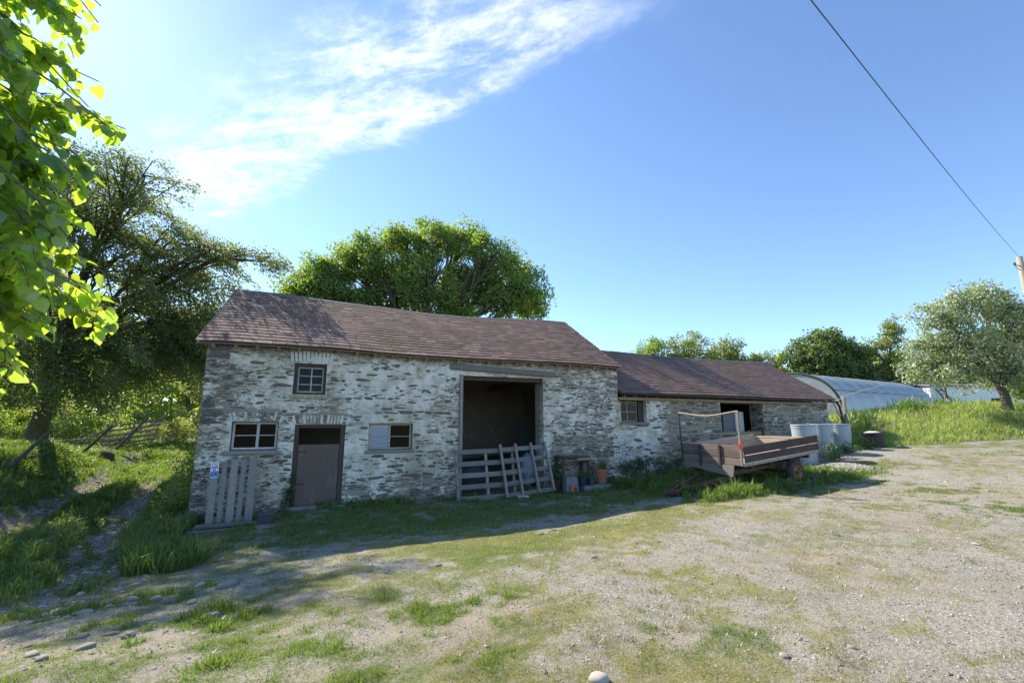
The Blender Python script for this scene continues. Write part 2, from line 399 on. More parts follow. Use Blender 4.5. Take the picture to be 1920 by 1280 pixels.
def mk_slate(name, cols, lich=.5):
    m, nt, b = new_mat(name); r = rnd(nt)
    base = ramp(nt, r, [(i / (len(cols) - 1), c) for i, c in enumerate(cols)])
    n = noise(nt, pos(nt, (2, 2, 2)), 3.0, 7, .7); n2 = noise(nt, pos(nt, (1, 1, 1)), 34, 4, .7)
    base = mixc(nt, math_n(nt, 'MULTIPLY', smooth(nt, n, .45, .75), .5), base, (.25, .19, .145))
    base = mixc(nt, math_n(nt, 'MULTIPLY', smooth(nt, n2, .62, .72), lich), base, (.42, .40, .33))
    n3 = noise(nt, pos(nt, (.6, .6, .6)), 1.1, 4, .6)
    base = mixc(nt, math_n(nt, 'MULTIPLY', smooth(nt, n3, .47, .68), .5), base, (.13, .105, .045))
    nt.links.new(base, b.inputs['Base Color']); b.inputs['Roughness'].default_value = .85; b.inputs['Specular IOR Level'].default_value = .15
    bump(nt, b, math_n(nt, 'ADD', n, n2), .25, .006); return m
M['slate'] = mk_slate('old_purple_slate', [(.165,.100,.081), (.215,.138,.108), (.118,.085,.077), (.25,.165,.130), (.172,.106,.088), (.285,.198,.155), (.14,.084,.070)], .55)
M['slate2'] = mk_slate('purple_slate', [(.155,.098,.085), (.188,.122,.105), (.13,.09,.083), (.215,.143,.12), (.17,.107,.092)], .12)
M['ridge'] = simple('ridge_tile_clay', (.11, .105, .105), .8, .3, (5, 5, 5), .3, col2=(.2, .19, .16))
M['old_wood'] = simple('weathered_grey_timber', (.22, .20, .175), .85, .35, (2, 30, 30), .5, col2=(.12, .10, .085))
M['old_wood_v'] = simple('weathered_grey_boards', (.30, .27, .235), .85, .30, (30, 30, 2), .5, col2=(.17, .145, .12))
M['dark_wood'] = simple('dark_brown_timber', (.085, .065, .052), .85, .3, (25, 25, 2.5), .4, col2=(.045, .035, .03))
M['door'] = simple('faded_door_board', (.155, .115, .092), .75, .22, (5, 5, 1.6), .25, col2=(.22, .165, .13), thresh=(.5, .75))
M['inner_wood'] = simple('dry_barn_timber', (.20, .16, .12), .85, .3, (4, 4, 4), .4)
M['plate_wood'] = simple('yellowed_wall_plate', (.36, .28, .17), .8, .3, (1.5, 20, 20), .4, col2=(.2, .15, .09))
M['frame'] = simple('old_cream_paint', (.50, .49, .44), .75, .25, (8, 8, 8), .3, col2=(.18, .155, .12), thresh=(.55, .72))
M['frame2'] = simple('worn_wood_paint', (.42, .36, .25), .75, .25, (8, 8, 8), .3, col2=(.2, .15, .1))
M['brick'] = simple('stone_sill_brick', (.42, .36, .24), .9, .35, (7, 7, 7), .4, col2=(.3, .17, .11), thresh=(.55, .68))
M['brick_white'] = simple('limewashed_brick', (.62, .62, .57), .9, .2, (7, 7, 7), .4, col2=(.3, .24, .19), thresh=(.55, .75))
M['brick_red'] = simple('weathered_red_brick', (.24, .13, .095), .9, .3, (7, 7, 7), .4, col2=(.4, .36, .3), thresh=(.55, .7))
M['sill'] = simple('slate_sill', (.24, .235, .22), .85, .25, (5, 5, 5), .3)
M['earth'] = simple('dry_barn_floor', (.10, .085, .065), .95, .35, (3, 3, 3), .4)
M['inner_wall'] = mk_wall('barn_inside_wall', False, -.09)
M['rust'] = simple('rusty_red_iron', (.115, .055, .036), .8, .35, (9, 9, 9), .3, col2=(.09, .05, .035))
M['trailer_side'] = simple('stained_trailer_boards', (.098, .073, .060), .85, .7, (2.5, 20, 30), .5, col2=(.05, .034, .029), thresh=(.46, .60))
M['trailer_in'] = simple('bleached_trailer_boards', (.40, .31, .235), .8, .3, (1.6, 16, 24), .4, col2=(.2, .13, .095), thresh=(.55, .72))
M['trailer_front'] = simple('trailer_headboards', (.165, .125, .10), .85, .6, (14, 2, 24), .4, col2=(.11, .075, .06), thresh=(.5, .7))
M['cage_wood'] = simple('grey_upright', (.24, .215, .17), .8, .25, (20, 20, 2), .3, col2=(.13, .11, .085))
M['post_wood'] = simple('pale_post_wood', (.36, .32, .24), .8, .25, (20, 20, 2), .3, col2=(.2, .17, .12))
M['tyre'] = simple('dusty_tyre_rubber', (.045, .040, .036), .85, .3, (8, 8, 8), .3, col2=(.10, .08, .06))
M['rim'] = simple('rusty_yellow_rim', (.34, .20, .085), .7, .3, (12, 12, 12), .3, col2=(.14, .06, .03), thresh=(.45, .62))
M['drum'] = simple('pale_plastic_drum', (.34, .385, .40), .45, .08, (2, 2, 3), .05, col2=(.28, .29, .26), thresh=(.55, .8))
M['lid'] = simple('blue_grey_lid', (.27, .35, .46), .45, .12, (3, 3, 3), .05)
M['black_plastic'] = simple('black_plastic', (.03, .03, .032), .5, .3, (5, 5, 5), .1, col2=(.09, .075, .06), thresh=(.55, .75))
M['dark_plastic'] = simple('dark_grey_plastic', (.075, .08, .088), .5, .2, (5, 5, 5), .1)
M['grey_plastic'] = simple('grey_plastic', (.18, .19, .20), .55, .2, (5, 5, 5), .1)
M['sack'] = simple('pale_sacking', (.52, .50, .46), .8, .2, (9, 9, 9), .4)
M['terracotta'] = simple('terracotta', (.40, .17, .10), .85, .2, (6, 6, 6), .2, col2=(.5, .3, .22), thresh=(.6, .8))
M['blue_glaze'] = simple('blue_glazed_pot', (.03, .06, .10), .3, .2, (6, 6, 6), .05)
M['orange'] = simple('orange_marker', (.80, .13, .03), .6, .12, (9, 9, 9), .05)
M['green_hose'] = simple('pale_green_hose', (.26, .38, .33), .5, .12, (5, 5, 5), 0)
M['rope'] = simple('pale_rope', (.55, .60, .62), .7, .12, (5, 5, 5), 0)
M['wire'] = simple('galvanised_wire', (.25, .25, .24), .5, .1, (5, 5, 5), 0, metal=.4)
M['cable'] = simple('black_power_cable', (.035, .037, .042), .6, .1, (5, 5, 5), 0)
M['bark'] = simple('grey_bark', (.12, .105, .085), .95, .4, (9, 9, 3), .8, col2=(.06, .07, .03), thresh=(.48, .66))
M['moss_bark'] = simple('mossy_bark', (.10, .085, .06), .95, .4, (9, 9, 3), .9, col2=(.07, .085, .02), thresh=(.42, .62))
M['white_paint'] = simple('sign_white', (.74, .76, .78), .45, .05, (5, 5, 5), 0)
M['sign_red'] = simple('sign_red', (.42, .035, .05), .45, .05, (5, 5, 5), 0)
M['sign_blue'] = simple('sign_blue', (.02, .10, .36), .45, .05, (5, 5, 5), 0)
M['sign_black'] = simple('sign_black', (.03, .03, .035), .45, .05, (5, 5, 5), 0)
M['white_wall'] = simple('white_painted_render', (.88, .88, .86), .85, .08, (2, 2, 2), .15, col2=(.62, .6, .54), thresh=(.6, .8))
M['tin_roof'] = simple('grey_tin_roof', (.30, .30, .30), .55, .25, (1, 8, 8), .2, col2=(.22, .17, .14))
M['green_dark'] = simple('dull_green_board', (.05, .075, .06), .7, .2)
M['pale_stone'] = simple('smooth_pale_stone', (.40, .365, .305), .9, .3, (9, 9, 9), .3)
M['gravel_stone'] = simple('yard_stones', (.22, .205, .175), .9, .5, (9, 9, 9), .35)
M['pebble'] = simple('yard_pebbles', (.345, .315, .268), .9, .75, (14, 14, 14), .2)
def mk_pane(name, tint, refl, op):
    m = bpy.data.materials.new(name); m.use_nodes = True; nt = m.node_tree
    for n in list(nt.nodes): nt.nodes.remove(n)
    t = nd(nt, 'ShaderNodeBsdfTransparent', {'Color': (*tint, 1)})
    gl = nd(nt, 'ShaderNodeBsdfGlossy', {'Color': (.9, .95, 1, 1), 'Roughness': .04})
    df = nd(nt, 'ShaderNodeBsdfDiffuse', {'Color': (.20, .22, .19, 1)})
    fr = nd(nt, 'ShaderNodeFresnel', {'IOR': 1.5})
    dn = smooth(nt, noise(nt, pos(nt), 5, 5, .6), .4, .8)
    a = nd(nt, 'ShaderNodeMixShader', {0: math_n(nt, 'MULTIPLY', dn, op), 1: t.outputs[0], 2: df.outputs[0]})
    b = nd(nt, 'ShaderNodeMixShader', {0: math_n(nt, 'MULTIPLY', fr.outputs[0], refl, True), 1: a.outputs[0], 2: gl.outputs[0]})
    nd(nt, 'ShaderNodeOutputMaterial', {'Surface': b.outputs[0]}); return m
M['pane'] = mk_pane('dusty_window_glass', (.3, .34, .3), .26, .03)
M['pane_blue'] = simple('painted_sky_reflection', (.12, .20, .33), .12, .35, (2, 2, 14), .05, spec=.9, col2=(.20, .28, .38), thresh=(.5, .62))  # blue of the reflected sky, painted into the pane colour
def mk_tunnel():
    m = bpy.data.materials.new('tunnel_polythene'); m.use_nodes = True; nt = m.node_tree
    for n in list(nt.nodes): nt.nodes.remove(n)
    n1 = noise(nt, pos(nt, (.5, .5, .8)), 2.0, 5, .6)
    c = ramp(nt, n1, [(.3, (.30, .355, .38)), (.7, (.45, .51, .535))])
    d = nd(nt, 'ShaderNodeBsdfDiffuse', {'Color': c}); t = nd(nt, 'ShaderNodeBsdfTranslucent', {'Color': c})
    a = nd(nt, 'ShaderNodeMixShader', {0: .35, 1: d.outputs[0], 2: t.outputs[0]})
    gl = nd(nt, 'ShaderNodeBsdfGlossy', {'Color': (1, 1, 1, 1), 'Roughness': .35})
    lw = nd(nt, 'ShaderNodeLayerWeight', {'Blend': .35})
    b = nd(nt, 'ShaderNodeMixShader', {0: math_n(nt, 'ADD', .04, math_n(nt, 'MULTIPLY', lw.outputs['Fresnel'], .3)), 1: a.outputs[0], 2: gl.outputs[0]})
    tr = nd(nt, 'ShaderNodeBsdfTransparent', {'Color': (.85, .9, .92, 1)})
    e = nd(nt, 'ShaderNodeMixShader', {0: .22, 1: b.outputs[0], 2: tr.outputs[0]})
    nd(nt, 'ShaderNodeOutputMaterial', {'Surface': e.outputs[0]}); return m
M['tunnel'] = mk_tunnel()

# ------------------------------------------------------------------ ground
def masks(x, y):
    """how green (0..1), how tall (m) and how straw-coloured (0..1) the ground cover is at x, y"""
    x = np.asarray(x, float); y = np.asarray(y, float)
    g = np.zeros_like(x); h = np.full_like(x, .032); tone = np.full_like(x, .45)
    n = fbm(x * 1.1, y * 1.1, 11, 4, .6); nf = fbm(x * 5.5, y * 5.5, 21, 3, .6)
    nn = .55 * n + .45 * nf
    # sparse yard growth
    cov = .145 + .10 * (1 - sstep(x, 1.5, 5.5)) * (y > -10) + .20 * np.exp(-((y + 5.0 - .12 * (x - 4)) / 1.1) ** 2) * sstep(x, .5, 2) * (1 - sstep(x, 11, 14))
    g = np.clip((nn - .58 + cov) * 3.4, 0, .30 + cov * 1.6)
    tone = np.clip(.30 + .25 * sstep(x, 1, 4) + (fbm(x * .5, y * .5, 31, 3) - .4) * 1.6, 0, 1)
    for (bx, by, rx, ry, s, t) in BLOBS:
        d = np.sqrt(((x - bx) / rx) ** 2 + ((y - by) / ry) ** 2)
        w = np.clip((1.6 - d) * .55 + (nn - .5) * 3.0 + (nf - .5) * 1.2, 0, 1) * s
        tone = np.where(w > .25, t, tone); g = np.maximum(g, np.clip(w, 0, 1)); h = np.maximum(h, np.clip(w, 0, 1.2) * (.030 + .062 * (1 - t) ** 2))
    # shaded strip along the barn
    w = sstep(x, -2.6, -1.2) * (1 - sstep(x, 11.5, 14)) * sstep(y, -4.4, -3.0) * (1 - sstep(y, -.05, .1)) * np.clip((nn - .30) * 5, 0, 1)
    g = np.maximum(g, w * .95); h = np.where(w > .3, .085, h); tone = np.where(w > .3, .28, tone)
    w = sstep(x, -2.9, -2.3) * (1 - sstep(x, 10, 11)) * sstep(y, -.9, -.5) * (1 - sstep(y, -.02, .05)) * np.clip((nn - .34) * 5, 0, 1)
    g = np.maximum(g, w); h = np.maximum(h, w * .18)
    w = sstep(x, 7.3, 8.2) * (1 - sstep(x, 13, 16)) * sstep(y, -5.0, -4.5) * (1 - sstep(y, -.6, -.1)) * np.clip((nn - .3) * 5, 0, 1)
    g = np.maximum(g, w * .9); h = np.maximum(h, w * (.20 + .10 * (x < 10.5))); tone = np.where(w > .4, .12, tone)
    w = sstep(x, 12, 14) * (1 - sstep(x, 20, 22)) * sstep(y, -3.4, -2.0) * np.clip((nn - .35) * 4, 0, 1) * (1 - sstep(y, -.1, .1))
    g = np.maximum(g, w * .9); h = np.maximum(h, w * .12); tone = np.where(w > .4, .3, tone)
    # worn grass running along the edge of the yard, below the bank
    bl = bank_line(x); w = sstep(x, 13, 16) * sstep(y, bl - 3.2, bl - .6) * np.clip((nn - .42) * 4.5, 0, 1)
    g = np.maximum(g, w * .8); tone = np.where(w > .4, .5, tone)
    # the lane: two ruts, grass between, lush verges
    rr = rut_r(y); rl = rut_l(y); wob = (n - .5) * .5
    lane = sstep(y, -5.6, -4.2)
    left = sstep(rr + .55 - x, 0, .5)
    inr = np.exp(-((x - rr + wob) / .34) ** 2) + np.exp(-((x - rl + wob) / .34) ** 2)
    inr = np.clip(inr * 1.15, 0, 1) * (1 - sstep(y, 19, 25) * .8) * np.clip(.55 + (nf - .38) * 3, .4, 1)
    lg = left * lane * (1 - inr)
    tall = .24 + .16 * (n - .5) * 2
    g = np.where(left * lane > .3, lg, g); h = np.where(left * lane > .3, tall * (.25 + .75 * (1 - np.clip(inr * 1.5, 0, 1))), h); tone = np.where(left * lane > .3, .02, tone)
    vg = sstep(x, rr + .25, rr + .6) * (1 - sstep(x, -2.55 + .5 * sstep(y, -2, -3.5), -2.2 + .9 * sstep(y, -2, -3.5))) * sstep(y, -4.6, -3.4)
    g = np.maximum(g, vg); h = np.where(vg > .3, .30, h); tone = np.where(vg > .3, .05, tone)
    # bank and fields
    w = sstep(y, bl - .25, bl + .25) * sstep(x, 16.2, 17.6); w = w * np.where((x < 20.0) & (y > -.3), sstep(x, 19.75, 19.95), 1)
    g = np.maximum(g, w); h = np.where(w > .4, .16 + .22 * sstep(y, bl, bl + 1.6), h); tone = np.where(w > .4, .35, tone)
    f = np.maximum(sstep(-x, 6.8, 7.6) * sstep(y, -3.5, -2), sstep(y, 6.9, 7.6))
    g = np.maximum(g, np.where((x < 20) | (y > 6), f, 0) * (1 - .95 * inr * lane)); h = np.where(f > .5, np.maximum(h, .18), h); tone = np.where((f > .5) & (x < 18), .08, tone)
    # beaten gravel: the tyre tracks of the yard
    return np.clip(g, 0, 1), h, np.clip(tone, 0, 1)
def axis(lo, hi, step, flo, fhi, k=1.28):
    a = list(np.arange(lo, hi + step * .5, step)); s = step
    while a[-1] < fhi: s *= k; a.append(a[-1] + s)
    s = step
    while a[0] > flo: s *= k; a.insert(0, a[0] - s)
    return np.array(a)
gx = axis(-11, 27, .1, -900, 1200); gy = axis(-12.5, 12, .1, -500, 1500)
GX, GY = np.meshgrid(gx, gy)
Vg = np.c_[GX.ravel(), GY.ravel(), tz(GX, GY).ravel()]
# the floor level inside the buildings stays under their own floors
nx, ny = len(gx), len(gy)
ii = (np.arange(ny - 1)[:, None] * nx + np.arange(nx - 1)[None, :]).ravel()
Fg = np.c_[ii, ii + 1, ii + nx + 1, ii + nx]
mg, mh, mt = masks(Vg[:, 0], Vg[:, 1])
lane_d = np.exp(-((Vg[:, 0] - rut_r(Vg[:, 1])) / .5) ** 2) + np.exp(-((Vg[:, 0] - rut_l(Vg[:, 1])) / .5) ** 2)
lane_d = np.clip(lane_d, 0, 1) * sstep(Vg[:, 1], -5.5, -3.5)
barn_strip = sstep(Vg[:, 1], -4.2, -2.6) * (1 - sstep(Vg[:, 0], 12, 15)) * (Vg[:, 0] > -3)  # strip in front of the barn, tinted a darker brown
def mk_ground():
    m, nt, b = new_mat('gravel_yard_and_turf')
    at = nd(nt, 'ShaderNodeAttribute', attribute_name='green').outputs['Fac']
    st = nd(nt, 'ShaderNodeAttribute', attribute_name='straw').outputs['Fac']
    mud = nd(nt, 'ShaderNodeAttribute', attribute_name='mud').outputs['Fac']
    p = pos(nt)
    vo = nd(nt, 'ShaderNodeTexVoronoi', {'Vector': p, 'Scale': 46.0, 'Randomness': 1.0})
    vo2 = nd(nt, 'ShaderNodeTexVoronoi', {'Vector': p, 'Scale': 120.0})
    sep = nd(nt, 'ShaderNodeSeparateColor', {0: vo.outputs['Color']}); sep2 = nd(nt, 'ShaderNodeSeparateColor', {0: vo2.outputs['Color']})
    n1 = noise(nt, p, .45, 6, .6); n2 = noise(nt, p, 3.2, 7, .68, .4); n3 = noise(nt, p, 40, 5, .7)
    peb = math_n(nt, 'ADD', math_n(nt, 'MULTIPLY', sep.outputs[0], .4), math_n(nt, 'ADD', math_n(nt, 'MULTIPLY', sep2.outputs[0], .35), math_n(nt, 'MULTIPLY', n3, .25)))
    grav = ramp(nt, peb, [(.08, (.125, .114, .095)), (.4, (.262, .245, .208)), (.62, (.335, .315, .272)), (.92, (.49, .468, .415))])
    warm = ramp(nt, n2, [(.3, (.20, .170, .120)), (.7, (.345, .305, .225))])
    grav = mixc(nt, math_n(nt, 'MULTIPLY', smooth(nt, n1, .38, .66), .8), grav, warm)
    grav = mixc(nt, math_n(nt, 'MULTIPLY', smooth(nt, n2, .52, .72), .45), grav, (.33, .27, .17))
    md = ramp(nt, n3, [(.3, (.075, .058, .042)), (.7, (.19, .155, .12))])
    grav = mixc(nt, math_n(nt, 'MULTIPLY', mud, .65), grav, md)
    gr = ramp(nt, n2, [(.3, (.045, .075, .016)), (.55, (.085, .125, .026)), (.75, (.14, .17, .05))])
    dry = ramp(nt, n2, [(.3, (.14, .15, .03)), (.55, (.225, .22, .052)), (.75, (.31, .285, .095))])
    gc = mixc(nt, st, gr, dry)
    k = math_n(nt, 'ADD', at, math_n(nt, 'MULTIPLY', math_n(nt, 'SUBTRACT', n3, .5), 1.1))
    k = math_n(nt, 'ADD', k, math_n(nt, 'MULTIPLY', math_n(nt, 'SUBTRACT', n2, .5), .5))
    k = math_n(nt, 'ADD', k, math_n(nt, 'MULTIPLY', math_n(nt, 'SUBTRACT', noise(nt, p, 14, 6, .7), .5), 1.3))
    fac = math_n(nt, 'MULTIPLY', smooth(nt, k, .27, .80), .80)
    nt.links.new(mixc(nt, fac, grav, gc), b.inputs['Base Color'])
    b.inputs['Roughness'].default_value = .95; b.inputs['Specular IOR Level'].default_value = .12
    n5 = noise(nt, p, 95, 4, .7)
    hh = math_n(nt, 'ADD', math_n(nt, 'MULTIPLY', n3, .7), math_n(nt, 'ADD', math_n(nt, 'MULTIPLY', n5, .45), math_n(nt, 'ADD', math_n(nt, 'MULTIPLY', n2, .8), math_n(nt, 'MULTIPLY', sep.outputs[1], .10))))
    bump(nt, b, hh, .9, .022)
    return m
M['ground'] = mk_ground()
o = link('ground', mesh_np('ground', Vg, Fg, M['ground'], {'green': mg, 'straw': mt, 'mud': np.clip(lane_d * .9 + barn_strip * .35, 0, 1)}, True))
o['kind'] = 'structure'
# ------------------------------------------------------------------ stone, slate and wall builders
def stone_variants(n, k=9):
    out = []
    for i in range(n):
        a = np.arange(k) * 2 * math.pi / k + rng.uniform(-.18, .18, k)
        e = rng.uniform(.6, 1.05)
        c, s_ = np.cos(a), np.sin(a)
        r = 1 + rng.uniform(-.22, .16, k)
        x = np.sign(c) * np.abs(c) ** e * .5 * r; z = np.sign(s_) * np.abs(s_) ** e * .5 * r
        x = np.clip(x, -.52, .52); z = np.clip(z, -.54, .54)
        ins = rng.uniform(.68, .86)
        V = np.concatenate([np.c_[x, np.full(k, 1.2), z], np.c_[x, np.full(k, -.45), z],
                            np.c_[x * ins + rng.uniform(-.03, .03), -1 + rng.uniform(-.25, .2, k), z * ins], [[0.03, -1.05, .02]]])
        F4 = [(r_ * k + j, r_ * k + (j + 1) % k, (r_ + 1) * k + (j + 1) % k, (r_ + 1) * k + j) for r_ in range(2) for j in range(k)]
        F3 = [(2 * k + j, 2 * k + (j + 1) % k, 3 * k) for j in range(k)]
        out.append((V, np.array(F4), np.array(F3)))
    return out
SV = stone_variants(12)
def camdist(p): return float(np.linalg.norm(np.array(p) - CAM))
_stone_me = {}
def stone_mesh(i):
    if i not in _stone_me:
        V, F4, F3 = SV[i]; _stone_me[i] = mesh_np('stone', V, [F4, F3], M['stone_dark'], None, False)
    return _stone_me[i]
def lay_stones(parent, stones, limit=300):
    """stones: (x, y, z, length, proud, height, material, tilt) in world coordinates; the largest in view are objects of their own"""
    stones = sorted(stones, key=lambda s: -s[3] * s[5] / camdist(s[:3]) ** 2)
    off = np.array(OFF[parent.name])
    for s in stones[:limit]:
        o = link('stone', stone_mesh(int(rng.integers(12))), parent)
        o.location = np.array(s[:3]) - off; o.scale = (s[3], s[4], s[5]); o.rotation_euler = (0, s[7], 0)
        o.material_slots[0].link = 'OBJECT'; o.material_slots[0].material = M[s[6]]
    rest = stones[limit:]
    if not rest: return
    mats = sorted(set(s[6] for s in rest)); Vs = []; F4 = []; F3 = []; m4 = []; m3 = []; n = 0
    for s in rest:
        V, a, b = SV[int(rng.integers(12))]
        V = V * np.array([s[3], s[4], s[5]]); c, d = math.cos(s[7]), math.sin(s[7])
        V = np.c_[V[:, 0] * c + V[:, 2] * d, V[:, 1], -V[:, 0] * d + V[:, 2] * c] + np.array(s[:3]) - off
        Vs.append(V); F4.append(a + n); F3.append(b + n); n += len(V); k = mats.index(s[6]); m4 += [k] * len(a); m3 += [k] * len(b)
    me = mesh_np('rubble_stones', np.concatenate(Vs), [np.concatenate(F4), np.concatenate(F3)], [M[k] for k in mats], mi=m4 + m3)
    o = link('rubble_stones', me, parent); o['kind'] = 'stuff'
def gen_stones(x0, x1, zb, zt, yf, openings, pick, hrange=(.045, .125), seed=0, skip=.1, lrange=(1.6, 4.2)):
    out = []; z = zb; rg = np.random.default_rng(seed); row = 0
    while z < zt - .03:
        h = rg.uniform(*hrange)
        if rg.random() < .14: h *= 1.5
        x = x0 - rg.uniform(0, .2)
        while x < x1:
            L = min(h * rg.uniform(*lrange) * (1.5 if rg.random() < .12 else 1), .55); hh = h * (rg.uniform(.35, .7) if rg.random() < .35 else rg.uniform(.7, 1.15))
            cx = x + L / 2; cz = z + h / 2 + (float(vnoise(cx * .8, row * .37, seed)) - .5) * .09 + rg.normal(0, .008)
            x += L + rg.uniform(.008, .03)
            a, b = cx - L / 2, cx + L / 2
            a, b = max(a, x0 + .005), min(b, x1 - .005)
            for (ox0, ox1, oz0, oz1) in openings:
                if cz + hh / 2 > oz0 and cz - hh / 2 < oz1:
                    if a < ox0 < b and cx <= (ox0 + ox1) / 2: b = ox0 - .004
                    elif a < ox1 < b and cx > (ox0 + ox1) / 2: a = ox1 + .004
                    elif a >= ox0 and b <= ox1: b = a - 1
            if b - a < .06 or rg.random() < skip: continue
            cx = (a + b) / 2
            mk, proud = pick(cx, cz, rg)
            if mk is None: continue
            out.append((cx, yf, cz, b - a, proud, hh, mk, rg.normal(0, .085)))
        z += h + rg.uniform(.006, .02); row += 1
    return out
def wall_grid(name, parent, x0, x1, zb, zt, yf, thick, openings, wash, step=.06, amp=.014):
    xs = set(np.round(np.arange(x0, x1, step), 4)) | {x1}; zs = set(np.round(np.arange(zb, zt, step), 4)) | {zt}
    def merge(vals, keys):
        vals = [v for v in vals if all(abs(v - k) > step * .55 for k in keys)]; return np.array(sorted(vals + list(keys)))
    xs = merge(xs, {k for o_ in openings for k in o_[:2]} | {x0, x1}); zs = merge(zs, {k for o_ in openings for k in o_[2:] if zb <= k <= zt} | {zb, zt})
    nx_, nz_ = len(xs), len(zs); X, Z = np.meshgrid(xs, zs)
    Y = yf + (fbm(X * 5, Z * 9, 41, 4, .6) - .5) * amp * 2 + (fbm(X * 1.1, Z * 1.1, 43, 2) - .5) * .03
    ed = (fbm(X * 7, Z * 7, 47, 2) - .5) * .018
    V = np.c_[X.ravel(), Y.ravel(), Z.ravel()]
    VB = np.c_[X.ravel(), np.full(X.size, yf + thick), Z.ravel()]
    keep = np.ones((nz_ - 1, nx_ - 1), bool); mx = (xs[:-1] + xs[1:]) / 2; mz = (zs[:-1] + zs[1:]) / 2
    for (a, b, c, d) in openings: keep &= ~((mx[None, :] > a) & (mx[None, :] < b) & (mz[:, None] > c) & (mz[:, None] < d))
    jz, jx = np.nonzero(keep); i0 = jz * nx_ + jx
    F = np.c_[i0, i0 + 1, i0 + nx_ + 1, i0 + nx_]; N = X.size
    FB = F[:, ::-1] + N
    e = {}
    for f in F:
        for k in range(4):
            a, b = int(f[k]), int(f[(k + 1) % 4])
            if (b, a) in e: del e[(b, a)]
            else: e[(a, b)] = 1
    FS = np.array([(b, a, a + N, b + N) for (a, b) in e])
    w = wash(X.ravel(), Z.ravel())
    off = np.array(OFF[parent.name])
    me = mesh_np(name, np.concatenate([V, VB]) - off, [F, FB, FS], M['wall'], {'wash': np.r_[w, w - .12]}, False)
    return link(name, me, parent)

